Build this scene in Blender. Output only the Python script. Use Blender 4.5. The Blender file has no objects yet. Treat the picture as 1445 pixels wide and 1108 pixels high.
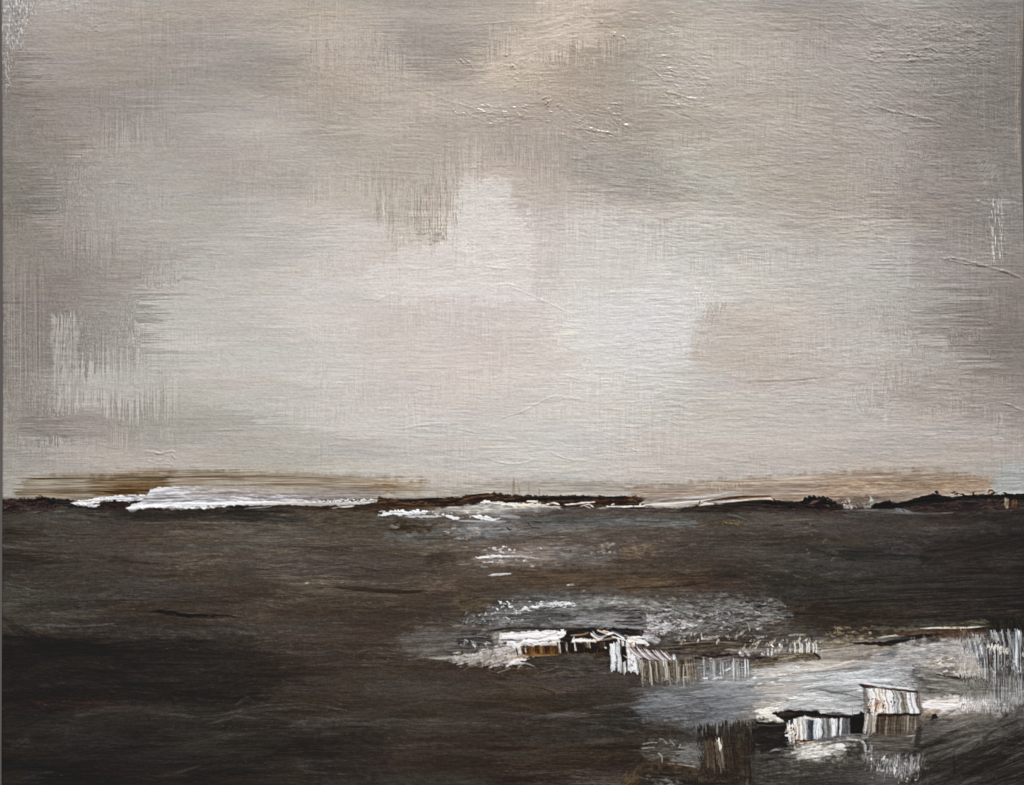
# A stretched canvas with an abstract moorland landscape in acrylics, photographed square on in daylight.
import bpy, math
import numpy as np

# ---------------------------------------------------------------- camera, sky, sun, exposure
scene = bpy.context.scene
PX = 0.001                      # one photograph pixel is one millimetre on the canvas
CX, CY, CZ = 722.5, 554.0, 1.55  # picture centre, and its height above the floor
cam_data = bpy.data.cameras.new("camera")
cam = bpy.data.objects.new("camera", cam_data)
scene.collection.objects.link(cam)
cam.location = (0.0, -2.6, CZ)
cam.rotation_euler = (math.radians(90), 0, 0)
cam_data.sensor_width = 36.0
cam_data.lens = 36.0 * 2.6 / 1.445
cam_data.clip_end = 200.0
scene.camera = cam

SUN_EL, SUN_AZ = math.radians(56), math.radians(14)   # high, a little to the right of the viewer
world = bpy.data.worlds.new("World")
scene.world = world
world.use_nodes = True
wn = world.node_tree
sky = wn.nodes.new("ShaderNodeTexSky")
sky.sky_type = 'NISHITA'
sky.sun_disc = False
sky.sun_elevation = SUN_EL
sky.sun_rotation = math.pi - SUN_AZ
wn.links.new(sky.outputs[0], wn.nodes["Background"].inputs[0])
wn.nodes["Background"].inputs[1].default_value = 0.06
sd = bpy.data.lights.new("sun", 'SUN')
sd.energy = 3.6
sd.angle = math.radians(0.5)
sd.color = (1.0, 0.955, 0.90)
sun = bpy.data.objects.new("sun", sd)
scene.collection.objects.link(sun)
sun.rotation_euler = (math.radians(90) - SUN_EL, 0, SUN_AZ)
sun.location = (1, -3, 4)
scene.view_settings.view_transform = 'Standard'
scene.view_settings.look = 'None'
scene.view_settings.gamma = 1.0
scene.view_settings.exposure = 0.0
# >>> PAINT
# ---------------------------------------------------------------- the paint: pigment C (sRGB 0-255), relief H (pixels = mm), region id R
X0, Y0, NX, NY = 2.0, -10.0, 1446, 1130
xs_ = X0 + np.arange(NX, dtype=np.float32)
ys_ = Y0 + np.arange(NY, dtype=np.float32)
C = np.zeros((NY, NX, 3), np.float32)
H = np.zeros((NY, NX), np.float32)
G = np.full((NY, NX), 0.55, np.float32)       # roughness of the paint film
R = np.zeros((NY, NX), np.int16)
_cnt = [7]
def _seed():
    _cnt[0] += 1
    return _cnt[0]
def sm(a, b, x):
    t = np.clip((x - a) / (b - a), 0, 1)
    return t * t * (3 - 2 * t)
_bank = {}
def vnoise(u, v, seed):
    b = int(seed) % 61
    if b not in _bank:
        T = np.random.RandomState(b + 11).rand(257, 257).astype(np.float32)
        T[256] = T[0]; T[:, 256] = T[:, 0]
        _bank[b] = T
    T = _bank[b]
    o = ((seed * 0.6180339887) % 1 * 256, (seed * 0.7548776662) % 1 * 256)
    u = u + np.float32(o[0]); v = v + np.float32(o[1])
    iu = np.floor(u); iv = np.floor(v)
    fu = u - iu; fv = v - iv
    iu = iu.astype(np.int32) & 255; iv = iv.astype(np.int32) & 255
    fu = fu * fu * (3 - 2 * fu); fv = fv * fv * (3 - 2 * fv)
    a = T[iu, iv]; b = T[iu + 1, iv]; c = T[iu, iv + 1]; d = T[iu + 1, iv + 1]
    return (a + (b - a) * fu) * (1 - fv) + (c + (d - c) * fu) * fv
def fnoise(u, v, seed, octs=3, gain=0.55):      # about 0..1, evenly spread
    s = 0; w = 1.0; tot = 0
    for k in range(octs):
        f = 2.03 ** k
        s = s + w * (vnoise(u * f, v * f, seed * 13 + k) - 0.5)
        tot += w * w
        w *= gain
    z = s / (0.235 * math.sqrt(tot))
    return 1 / (1 + np.exp(-1.7 * z))
def win(x0, y0, x1, y1):
    i0 = int(max(0, math.floor(x0 - X0))); i1 = int(min(NX, math.ceil(x1 - X0) + 1))
    j0 = int(max(0, math.floor(y0 - Y0))); j1 = int(min(NY, math.ceil(y1 - Y0) + 1))
    if i1 - i0 < 1 or j1 - j0 < 1:
        return None
    xx, yy = np.meshgrid(xs_[i0:i1], ys_[j0:j1])
    return slice(j0, j1), slice(i0, i1), xx, yy
def lay(sl, cov, col, hh, rgh=None):
    cv = cov[..., None]
    C[sl] = C[sl] * (1 - cv) + col * cv
    H[sl] += hh * cov
    if rgh is not None:
        G[sl] = G[sl] * (1 - cov) + rgh * cov
def pal_at(pal, n):
    p = np.array(pal, np.float32)
    if p.ndim == 1:
        p = p[None]
    if len(p) == 1:
        return np.broadcast_to(p[0], n.shape + (3,))
    k = np.clip(n, 0, 0.9999) * (len(p) - 1)
    i = k.astype(np.int32); f = (k - i)[..., None]
    f = sm(0.15, 0.85, f)
    return p[i] * (1 - f) + p[i + 1] * f
def sdf(pts, x, y):
    p = np.array(pts, np.float32); q = np.roll(p, -1, 0)
    d = np.full(x.shape, 1e9, np.float32); ins = np.zeros(x.shape, bool)
    for (ax, ay), (bx, by) in zip(p, q):
        ex, ey = bx - ax, by - ay
        L = ex * ex + ey * ey + 1e-9
        t = np.clip(((x - ax) * ex + (y - ay) * ey) / L, 0, 1)
        dx = x - ax - t * ex; dy = y - ay - t * ey
        d = np.minimum(d, dx * dx + dy * dy)
        if ay != by:
            c = ((ay > y) != (by > y)) & (x < (bx - ax) * (y - ay) / (by - ay) + ax)
            ins ^= c
    d = np.sqrt(d)
    return np.where(ins, d, -d)
def P(pts, pal, a=1.0, ang=0.0, ln=50, th=1.6, dry=0.0, ds=0.13, soft=2.0, rough=2.0, rs=7.0, fray=0.0, h=0.06, part=None, octs=3, rgh=None, var=None):
    """a filled patch of brushed paint inside a polygon"""
    s = _seed(); m = soft + rough + fray + 4
    if min(p_[1] for p_ in pts) > 835 and max(p_[0] for p_ in pts) > 890 and soft >= 3:
        soft *= 1.5; rough *= 1.5; fray += 9 if abs(ang) < 45 else 0
        m = soft + rough + fray + 6
    if var is None: var = 0.12 if min(p_[1] for p_ in pts) < 660 else 1.0
    px = [p[0] for p in pts]; py = [p[1] for p in pts]
    w = win(min(px) - m, min(py) - m, max(px) + m, max(py) + m)
    if w is None: return
    j, i, x, y = w
    ca, sa = math.cos(math.radians(ang)), -math.sin(math.radians(ang))
    u = x * ca + y * sa; v = -x * sa + y * ca
    xx, yy = x, y
    if rough:
        xx = xx + (vnoise(x / rs, y / rs, s) - 0.5) * 2 * rough + (vnoise(x / rs * 2.7, y / rs * 2.7, s + 1) - 0.5) * rough
        yy = yy + (vnoise(x / rs, y / rs, s + 2) - 0.5) * 2 * rough + (vnoise(x / rs * 2.7, y / rs * 2.7, s + 3) - 0.5) * rough
    if fray:
        f = (fnoise(u / 400, v / (th * 1.3), s + 4, 2) - 0.5) * 2 * fray
        xx = xx + f * ca; yy = yy + f * sa
    d = sdf(pts, xx, yy)
    msk = sm(-soft, soft, d)
    n = fnoise(u / ln, v / th, s + 5, octs)
    cov = msk * a
    if dry > 0:
        n2 = fnoise(u / (ln * 0.7), v / (th * 1.1), s + 6, octs)
        cov = cov * sm(dry - ds, dry + ds, n2 * (0.75 + 0.25 * msk) + 0.0)
    nf = fnoise(u / (ln * 0.22) + 9.0, v / (th * 0.8), s + 8, 2) - 0.5
    ng = fnoise(u / (ln * 1.5) + 3.0, v / (th * 3.2), s + 9, 2) - 0.5
    lay((j, i), cov, pal_at(pal, n) * (1 + var * (0.26 * nf + 0.22 * ng))[..., None], h * (n * 1.2 + 0.2 + 0.5 * nf), rgh)
    if part is not None:
        R[j, i][d > 0] = part
def spline(pts, k=8):
    p = np.array(pts, float)
    if len(p) < 3:
        t = np.linspace(0, 1, 3)[:, None]
        return p[0] * (1 - t) + p[-1] * t
    q = np.vstack([2 * p[0] - p[1], p, 2 * p[-1] - p[-2]])
    o = []
    for a in range(1, len(q) - 2):
        for t in np.arange(k) / k:
            o.append(0.5 * ((2 * q[a]) + (q[a + 1] - q[a - 1]) * t + (2 * q[a - 1] - 5 * q[a] + 4 * q[a + 1] - q[a + 2]) * t * t + (3 * q[a] - q[a - 1] - 3 * q[a + 1] + q[a + 2]) * t ** 3))
    o.append(q[-2])
    return np.array(o)
def S(pts, wd, pal, a=1.0, ln=40, th=1.3, dry=0.0, ds=0.13, soft=0.8, fray=2.0, h=0.06, taper=(0.1, 0.1), rag=0.0, rgh=None, part=None):
    """one brush stroke along a curve; wd = width or a list of widths"""
    s = _seed(); q = spline(pts); wd = np.atleast_1d(np.array(wd, float)); wm = wd.max()
    m = wm / 2 + soft + fray + 3 + rag
    w = win(q[:, 0].min() - m, q[:, 1].min() - m, q[:, 0].max() + m, q[:, 1].max() + m)
    if w is None: return
    j, i, x, y = w
    best = np.full(x.shape, 1e12, np.float32); sc = np.zeros(x.shape, np.float32); tt = np.zeros(x.shape, np.float32)
    acc = 0.0
    for k in range(len(q) - 1):
        ax, ay = q[k]; ex, ey = q[k + 1] - q[k]; L = math.hypot(ex, ey) + 1e-6
        t = ((x - ax) * ex + (y - ay) * ey) / (L * L)
        lo = -9 if k == 0 else 0; hi = 9 if k == len(q) - 2 else 1
        tc = np.clip(t, lo, hi)
        dx = x - ax - tc * ex; dy = y - ay - tc * ey
        d = dx * dx + dy * dy
        up = d < best
        best = np.where(up, d, best); sc = np.where(up, acc + tc * L, sc)
        tt = np.where(up, (-(x - ax) * ey + (y - ay) * ex) / L, tt)
        acc += L
    fr = (fnoise(sc * 0 + 0.3, tt / th, s, 2) - 0.5) * 2 * fray if fray else 0
    f = np.clip(sc / acc, 0, 1)
    wl = np.interp(f, np.linspace(0, 1, len(wd)), wd) if len(wd) > 1 else wd[0]
    tp = np.minimum(sm(-0.001, max(taper[0], 1e-3), f), sm(-0.001, max(taper[1], 1e-3), 1 - f))
    wl = wl * (0.25 + 0.75 * tp) * 0.5
    if rag:
        wl = wl + (vnoise(sc / 5, np.sign(tt) * 3.3, s + 3) - 0.5) * 2 * rag + (vnoise(sc / 2, np.sign(tt) * 3.3, s + 4) - 0.5) * rag
    msk = sm(-soft, soft, wl - np.abs(tt)) * sm(-1.5, 1.5, sc + fr) * sm(-1.5, 1.5, acc + fr - sc)
    n = fnoise(sc / ln, tt / th, s + 1, 3)
    cov = msk * a
    if dry > 0:
        cov = cov * sm(dry - ds, dry + ds, fnoise(sc / (ln * 0.7), tt / (th * 1.1), s + 2, 3) + 0.3 * (0.5 - f))
    lay((j, i), cov, pal_at(pal, n), h * (n * 1.2 + 0.2), rgh)
    if part is not None:
        R[j, i][msk > 0.5] = part
def K(cols, top, bot, lean=0.0, a=1.0, wob=0.8, ln=16, th=1.1, mixn=0.35, dark=(40, 38, 40), h=0.5, soft=0.7, rag=1.5, part=None, gaps=0.0, rgh=0.35):
    """a curtain of dragged paint: colour changes from column to column, each column dragged down (leaning)"""
    s = _seed()
    tx = [p[0] for p in top]; bx = [p[0] for p in bot]
    x0 = min(tx + bx) - 8; x1 = max(tx + bx) + 8
    y0 = min(p[1] for p in top) - 8; y1 = max(p[1] for p in bot) + 10
    w = win(x0, y0, x1, y1)
    if w is None: return
    j, i, x, y = w
    u = x - lean * (y - y0) + (vnoise(x / 9, y / 7, s) - 0.5) * 2 * wob
    ty = np.interp(u, tx, [p[1] for p in top]); by = np.interp(u, bx, [p[1] for p in bot])
    ty = ty + (fnoise(u / 2.2, u * 0 + 1.7, s + 1, 2) - 0.5) * 2 * rag * 0.6
    by = by + (fnoise(u / 1.8, u * 0 + 5.7, s + 2, 2) - 0.5) * 2 * rag
    cx = np.array([c[0] for c in cols], float); cc = np.array([c[1:] for c in cols], float)
    col = np.stack([np.interp(u + (vnoise(u / 1.5, y / ln, s + 5) - 0.5) * 2, cx, cc[:, k]) for k in range(3)], -1)
    n = fnoise(u / th, y / ln, s + 3, 3)
    mm = (np.clip((0.5 - n) * 2, 0, 1) * mixn)[..., None]
    col = col * (1 - mm) + np.array(dark, float) * mm
    msk = sm(-soft, soft, y - ty) * sm(-soft, soft, by - y) * sm(-1, 1, u - min(tx)) * sm(-1, 1, max(tx) - u)
    cov = msk * a
    if gaps:
        cov = cov * sm(gaps - 0.12, gaps + 0.12, fnoise(u / th, y / (ln * 1.5), s + 4, 3))
    col = col * (1 + 0.42 * (fnoise(u / 1.25, y / (ln * 3), s + 7, 2) - 0.5) + 0.2 * (fnoise(u / 0.9, y / (ln * .5), s + 8, 1) - 0.5))[..., None]
    lum = col.mean(-1) / 255
    lay((j, i), cov, col, h * lum * (0.3 + n), rgh)
    if part is not None:
        R[j, i][msk > 0.5] = part
def D(n, box, size, pal, a=(0.5, 1.0), elong=(1, 3), ang=0, spread=20, h=0.15, seed=None, poly=None, blob=False):
    """n small specks and dabs"""
    rng = np.random.RandomState(seed or _seed())
    x0, y0, x1, y1 = box; p = np.array(pal, float).reshape(-1, 3)
    k = 0; tries = 0
    while k < n and tries < n * 30:
        tries += 1
        if blob:
            cx = (x0 + x1) / 2 + rng.randn() * (x1 - x0) / 4; cy = (y0 + y1) / 2 + rng.randn() * (y1 - y0) / 4
        else:
            cx = rng.uniform(x0, x1); cy = rng.uniform(y0, y1)
        if poly is not None and sdf(poly, np.array([[cx]], np.float32), np.array([[cy]], np.float32))[0, 0] < 0:
            continue
        k += 1
        r = rng.uniform(*size); e = rng.uniform(*elong); t = math.radians(ang + rng.uniform(-spread, spread))
        w = win(cx - r * e - 3, cy - r * e - 3, cx + r * e + 3, cy + r * e + 3)
        if w is None: continue
        j, i, x, y = w
        ca, sa = math.cos(t), -math.sin(t)
        u = (x - cx) * ca + (y - cy) * sa; v = -(x - cx) * sa + (y - cy) * ca
        sd_ = rng.randint(5000)
        v = v + (vnoise(u / 5, u * 0, sd_) - .5) * 1.6
        d = np.sqrt((u / e) ** 2 + v ** 2) + (vnoise(u / 2.2, v / 1.1, sd_ + 1) - 0.5) * r * 1.7
        cov = sm(r + 0.5, r - 0.7, d) * rng.uniform(*a) * sm(-.05, .35, vnoise(u / 1.7, v / .8, sd_ + 2))
        lay((j, i), cov, np.broadcast_to(p[rng.randint(len(p))], x.shape + (3,)), h)
def V(n, x0, x1, top, bot, wd, pal, a=(0.5, 1.0), lean=(0, 0.1), h=0.2, jt=4, jb=6, bend=1.0, soft=0.6):
    """n single dragged vertical marks"""
    rng = np.random.RandomState(_seed()); p = np.array(pal, float).reshape(-1, 3)
    for k in range(n):
        x = rng.uniform(x0, x1); t = np.interp(x, [q[0] for q in top], [q[1] for q in top]) + rng.uniform(-jt, jt)
        b = np.interp(x, [q[0] for q in bot], [q[1] for q in bot]) + rng.uniform(-jb, jb)
        if b < t + 2: b = t + 2
        ln_ = rng.uniform(*lean) * (b - t); m = rng.uniform(-bend, bend)
        S([(x, t), (x + ln_ * 0.5 + m, (t + b) / 2), (x + ln_, b)], rng.uniform(*wd), p[rng.randint(len(p))], a=rng.uniform(*a), fray=0, soft=soft, h=h, taper=(0.15, 0.35))
def W(pts, wd=1.6, h=0.5, rag=0.4, gl=None):
    """a raised crease of paint"""
    s = _seed(); q = spline(pts, 5)
    w = win(q[:, 0].min() - 6, q[:, 1].min() - 6, q[:, 0].max() + 6, q[:, 1].max() + 6)
    if w is None: return
    j, i, x, y = w
    xx = x + (vnoise(x / 5, y / 5, s) - .5) * 3 * rag; yy = y + (vnoise(x / 5, y / 5, s + 1) - .5) * 3 * rag
    d = np.full(x.shape, 1e9, np.float32); f = np.zeros(x.shape, np.float32)
    for k in range(len(q) - 1):
        ax, ay = q[k]; ex, ey = q[k + 1] - q[k]; L = ex * ex + ey * ey + 1e-6
        t = np.clip(((xx - ax) * ex + (yy - ay) * ey) / L, 0, 1)
        dd = (xx - ax - t * ex) ** 2 + (yy - ay - t * ey) ** 2
        up = dd < d; d = np.where(up, dd, d); f = np.where(up, (k + t) / (len(q) - 1), f)
    prof = np.exp(-d / (wd * wd * 0.5)) * np.minimum(1, 6 * np.minimum(f, 1 - f) + 0.1)
    prof = prof * (0.35 + 0.65 * fnoise(x / 7, y / 7, s + 3, 2))
    H[j, i] += h * prof
    if gl is not None:
        G[j, i] = G[j, i] * (1 - prof) + gl * prof
def GL(box, n, ang=0, l=(3, 9), h=(.5, 1.2), gl=.24, blob=True):
    """a scatter of tiny glossy ridges that catch the sun"""
    rng = np.random.RandomState(_seed()); x0, y0, x1, y1 = box
    for k in range(n):
        x = (x0 + x1) / 2 + rng.randn() * (x1 - x0) / 4; y = (y0 + y1) / 2 + rng.randn() * (y1 - y0) / 4
        t = math.radians(ang + rng.randn() * 28); L_ = rng.uniform(*l)
        W([(x, y), (x + L_ / 2 * math.cos(t), y - L_ / 2 * math.sin(t) + rng.uniform(-1.5, 1.5)), (x + L_ * math.cos(t), y - L_ * math.sin(t))], rng.uniform(.9, 1.7), rng.uniform(*h), rag=.6, gl=gl)
def AS(box, n, l, wd, lum, ang=(0, 6), a=(.2, .5), dry=.35, ds=.3, hue=3, ln=40, th=1.7, soft=3, h=.06, bias=0.0, mask=None, seed=None):
    """n loose brush marks, each a little lighter or darker than the paint it crosses"""
    rng = np.random.RandomState(seed or _seed()); x0, y0, x1, y1 = box
    for k in range(n):
        x = rng.uniform(x0, x1); y = rng.uniform(y0, y1)
        if mask is not None and rng.rand() > mask(x, y): continue
        ii = int(np.clip(x - X0, 4, NX - 5)); jj = int(np.clip(y - Y0, 4, NY - 5))
        c = C[jj - 3:jj + 4, ii - 3:ii + 4].reshape(-1, 3).mean(0)
        d = rng.randn() * lum + bias; hw = rng.randn() * hue; gg = rng.randn() * hue * .25
        c1 = c + d + np.array([hw * .5, gg, -hw * .5]); c2 = c + d * .35
        t = math.radians(rng.normal(*ang)); L_ = rng.uniform(*l); bb = rng.uniform(-.05, .05) * L_
        dx, dy = L_ / 2 * math.cos(t), -L_ / 2 * math.sin(t)
        w_ = rng.uniform(*wd)
        S([(x - dx, y - dy), (x, y + bb), (x + dx, y + dy)], [w_ * .7, w_, w_ * .8], [c2, c1], a=rng.uniform(*a), dry=dry, ds=ds, ln=ln, th=th, fray=min(14, L_ * .18), soft=soft, h=h, taper=(.12, .3))
def SM(box, amp, ln=50, th=1.5, vert=False, soft=30, patchy=0.0):
    """drag the wet paint sideways (or up and down) bristle by bristle: soft passages break into brushed edges"""
    s = _seed(); x0, y0, x1, y1 = box
    w = win(x0, y0, x1, y1)
    j, i, x, y = w
    m = np.minimum(np.minimum(x - x0, x1 - x), np.minimum(y - y0, y1 - y)) / soft
    m = sm(0, 1, m + (vnoise(x / 30, y / 20, s) - .5) * .6)
    if patchy: m = m * sm(patchy - .15, patchy + .15, fnoise(x / 55, y / 45, s + 1, 2))
    n = (fnoise(x / th, y / ln, s + 2, 3) if vert else fnoise(x / ln, y / th, s + 2, 3)) - .5
    d = n * 2 * amp * m
    src = C[j, i].copy(); nh, nw = x.shape
    gi = np.arange(nw)[None, :].repeat(nh, 0); gj = np.arange(nh)[:, None].repeat(nw, 1)
    if vert: q = np.clip(gj + d, 0, nh - 1.001)
    else: q = np.clip(gi + d, 0, nw - 1.001)
    q0 = q.astype(int); f = (q - q0)[..., None]
    C[j, i] = (src[q0, gi] * (1 - f) + src[q0 + 1, gi] * f) if vert else (src[gj, q0] * (1 - f) + src[gj, q0 + 1] * f)
def WN(box, amp, ang=0, ln=14, th=3.0, soft=25, thr=0.0, rgh=None):
    """an area of wrinkled paint skin: ridged noise in the relief"""
    s = _seed(); x0, y0, x1, y1 = box
    w = win(x0 - soft, y0 - soft, x1 + soft, y1 + soft)
    if w is None: return
    j, i, x, y = w
    dx = np.maximum(np.maximum(x0 - x, x - x1), 0); dy = np.maximum(np.maximum(y0 - y, y - y1), 0)
    msk = sm(soft, 0, np.hypot(dx, dy) + (vnoise(x / 20, y / 14, s) - .5) * soft)
    a2 = math.radians(ang); ca, sa = math.cos(a2), -math.sin(a2)
    xw = x + (vnoise(x / 15, y / 15, s + 5) - .5) * 10; yw = y + (vnoise(x / 24, y / 10, s + 6) - .5) * 3.2
    u = (xw * ca + yw * sa) / ln; v = (-xw * sa + yw * ca) / th
    r1 = 1 - np.abs(vnoise(u, v, s + 1) * 2 - 1); r2 = 1 - np.abs(vnoise(u * 2.1, v * 2.1, s + 2) * 2 - 1)
    r3 = fnoise(u * 1.7, v * 2.3, s + 3, 2) - .5
    r = np.maximum(r1 ** 3 * 0.7 + 0.5 * r2 ** 3 - thr, 0) * msk * (0.3 + 1.0 * fnoise(x / 26, y / 16, s + 4, 2)) + 0.35 * r3 * msk
    H[j, i] += amp * r
    if rgh is not None:
        G[j, i] = G[j, i] * (1 - msk) + rgh * msk
def field(rows, xcol, yrow):
    g = np.array(rows, np.float32)
    # catmull-rom style smooth interpolation in both directions, after a painterly warp of the coordinates
    x, y = np.meshgrid(xs_, ys_)
    u = x + (fnoise(x / 70, y / 40, 901, 3) - .5) * 46
    v = y + (fnoise(x / 110, y / 30, 902, 3) - .5) * 26
    fu = np.interp(u, xcol, np.arange(len(xcol))).astype(np.float32); fv = np.interp(v, yrow, np.arange(len(yrow))).astype(np.float32)
    iu = np.clip(fu.astype(int), 0, len(xcol) - 2); iv = np.clip(fv.astype(int), 0, len(yrow) - 2)
    tu = fu - iu; tv = fv - iv
    def cr(p0, p1, p2, p3, t):
        return 0.5 * (2 * p1 + (p2 - p0) * t + (2 * p0 - 5 * p1 + 4 * p2 - p3) * t * t + (3 * p1 - p0 - 3 * p2 + p3) * t ** 3)
    def row(k):
        k = np.clip(k, 0, len(yrow) - 1)
        c = lambda q: g[k, np.clip(q, 0, len(xcol) - 1)]
        return cr(c(iu - 1), c(iu), c(iu + 1), c(iu + 2), tu)
    return cr(row(iv - 1), row(iv), row(iv + 1), row(iv + 2), tv)
# ---------------------------------------------------------------- underpainting: broad tones laid in with a wide brush
XC = [0, 60, 120, 180, 240, 300, 360, 420, 480, 540, 600, 660, 720, 780, 840, 900, 960, 1020, 1080, 1140, 1200, 1260, 1320, 1380, 1440]
SKY_Y = [0, 50, 100, 150, 200, 250, 300, 350, 400, 450, 500, 550, 600, 650, 700]
SKY = [
 [158,162,162,163,160,163,168,172,168,165,163,165,170,182,178,165,163,168,165,155,155,165,155,148,140],
 [150,155,158,157,156,160,163,168,173,168,155,162,178,185,165,162,175,170,172,158,152,152,148,145,125],
 [136,148,152,150,153,152,147,158,165,172,150,165,182,175,158,158,178,178,172,165,165,155,148,142,118],
 [132,141,147,146,157,160,165,165,160,170,170,172,172,165,160,158,170,172,165,165,160,152,140,135,118],
 [125,140,145,162,158,168,172,170,158,172,165,165,160,163,160,155,172,170,168,165,163,155,140,135,130],
 [125,140,155,158,162,163,164,170,172,165,160,180,176,170,165,158,165,172,168,162,160,160,145,148,140],
 [125,135,150,163,168,168,175,178,185,180,168,200,200,188,183,178,178,175,172,165,165,150,142,145,143],
 [132,139,150,162,170,175,178,184,192,190,188,206,206,198,198,194,190,185,182,180,178,168,150,152,145],
 [130,132,144,156,172,179,184,188,195,198,200,205,205,198,199,196,200,192,188,182,180,170,155,140,135],
 [128,130,138,156,179,184,187,190,195,193,197,198,200,200,204,208,208,185,185,180,175,170,158,130,128],
 [128,126,145,160,182,185,185,188,193,190,193,195,195,200,204,209,200,178,182,178,180,178,165,138,130],
 [138,142,172,178,180,183,183,187,192,190,190,192,194,195,195,195,190,182,182,180,178,165,158,150,142],
 [148,135,150,153,159,164,172,180,186,188,190,191,190,190,190,190,188,187,185,182,180,175,170,158,150],
 [158,160,167,171,172,171,171,175,178,182,185,188,190,191,190,188,182,185,182,178,175,172,172,165,165],
 [160,162,166,168,168,168,166,166,168,170,172,172,174,176,174,172,170,168,165,160,158,158,158,158,158]]
# warmth: red minus blue, then green lift against the mean of the two
TX = [0, 120, 240, 360, 480, 600, 720, 840, 960, 1080, 1200, 1320, 1440]
TY = [0, 100, 200, 300, 400, 500, 600, 700]
WARM = [
 [8, 12, 13, 16, 17, 14, 18, 22, 16, 12, 10, 8, 8],
 [10, 14, 12, 12, 20, 14, 24, 22, 16, 14, 12, 11, 10],
 [12, 12, 10, 12, 15, 18, 17, 18, 16, 15, 13, 11, 9],
 [10, 11, 10, 11, 12, 19, 13, 16, 12, 14, 14, 12, 9],
 [11, 10, 9, 9, 9, 10, 10, 10, 7, 10, 10, 8, 10],
 [10, 9, 8, 9, 10, 12, 12, 9, 4, 16, 11, 11, 12],
 [11, 12, 11, 10, 10, 10, 10, 9, 10, 11, 10, 13, 12],
 [10, 12, 14, 13, 12, 12, 10, 10, 12, 14, 14, 14, 10]]
GREEN = [
 [-2, -1, -1, 0, 0, -1, 0, 1, 0, 0, -1, -1, -1],
 [-1, -1, -1, -1, 0, -2, 1, 0, 1, 1, -1, -1, -2],
 [-1, -2, -1, 0, 0, 0, -2, 0, 1, -1, 0, -2, -2],
 [-1, -2, 0, 0, -1, 0, -2, -1, 1, 1, 0, -2, -1],
 [-2, -3, -1, 0, -1, -2, -2, 0, 0, 1, 1, -1, -2],
 [-2, -2, 0, 0, 0, -2, -2, 0, 0, -1, 0, 0, -2],
 [-1, -2, 1, 1, 0, -1, 0, 0, 0, 0, -1, -1, -2],
 [0, -1, 0, 0, 0, 0, 0, 0, 0, -1, -1, 0, 1]]
LAND_Y = [700, 740, 780, 820, 860, 900, 940, 980, 1020, 1060, 1100]
LAND = [
 [40,38,42,40,45,45,45,45,48,50,50,52,55,50,48,48,50,48,42,38,40,42,40,38,36],
 [58,70,72,62,75,78,76,66,68,74,80,92,85,82,82,78,74,68,70,68,64,60,56,48,40],
 [48,54,58,60,68,71,69,62,60,64,69,70,96,85,76,64,62,60,60,62,58,55,50,42,38],
 [58,62,65,62,65,68,68,71,62,60,65,62,66,70,72,66,62,57,50,48,50,50,45,40,36],
 [55,62,60,60,55,58,62,62,58,55,58,62,75,80,80,85,85,70,55,48,48,50,45,40,35],
 [42,42,42,45,48,50,55,55,55,58,70,85,78,78,60,80,85,75,72,64,62,65,60,55,50],
 [32,30,30,32,34,38,40,45,50,52,56,56,50,55,60,60,65,90,135,145,142,132,120,90,60],
 [32,32,36,36,36,38,42,45,50,54,54,52,56,58,58,58,80,100,140,145,140,130,110,95,80],
 [30,34,38,42,38,36,38,42,46,52,55,52,52,50,50,50,55,60,50,60,62,70,85,85,85],
 [28,28,32,32,32,36,32,34,42,50,46,48,55,52,48,50,60,60,50,90,75,75,65,50,50],
 [28,30,28,30,30,30,32,38,42,44,46,46,46,46,50,60,70,55,50,55,60,80,65,45,45]]
LWARM = [[14]*8 + [18]*3 + [10, 8], [10,10,11,12,14,16,14,12,12,10,6,6,5], [8,9,10,12,14,16,18,16,14,8,6,5,5], [6,6,8,10,13,15,8,8,10,9,9,8,7],
         [4,5,6,8,12,13,12,9,4,3,4,6,2], [3,4,5,6,9,11,11,9,5,4,4,7,3], [4,4,4,5,8,9,9,8,9,4,3,4,2]]
LWY = [700, 740, 800, 880, 960, 1030, 1110]
L = field(SKY, XC, SKY_Y); wa = field(WARM, TX, TY); gr = field(GREEN, TX, TY)
X_, Y_ = np.meshgrid(xs_, ys_)
# glazes of pinker, greener and bluer grey drifting through the mix, brushed sideways
n1 = fnoise(X_ / 95, Y_ / 30, 31, 3) - .5; n2 = fnoise(X_ / 75, Y_ / 24, 32, 3) - .5; n3 = fnoise(X_ / 60, Y_ / 16, 33, 3) - .5
L = L + 9 * n3
wa = wa + 4.5 * n1; gr = gr + 2.6 * n2
up = sm(8, -8, Y_ - 705)
wa = wa + 0.6; gr = gr + 0.9
L = L + 6.5 * np.exp(-((X_ - 740) / 420) ** 2 - ((Y_ - 420) / 260) ** 2) + 1.5 + 2.5 * sm(420, 120, X_) * sm(450, 250, Y_)
C[..., 0] = L + wa * 0.50; C[..., 1] = L - wa * 0.02 + gr; C[..., 2] = L - wa * 0.52
LL = field(LAND, XC, LAND_Y); lw = field(LWARM, TX, LWY)
n4 = fnoise(X_ / 80, Y_ / 13, 41, 4) - .5; n5 = fnoise(X_ / 45, Y_ / 9, 42, 3) - .5; n6 = fnoise(X_ / 70, Y_ / 20, 43, 3) - .5
LL = LL * (1 + 0.28 * n4 + 0.2 * n5)
lw = lw + 6 * n6
ld = np.stack([LL + lw * .55, LL + 2.5 * n1 - 0.5, LL - lw * .5], -1)
C[:] = C * up[..., None] + ld * (1 - up[..., None])
R[:] = np.where(Y_ > 705, 1, 0)

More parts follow.
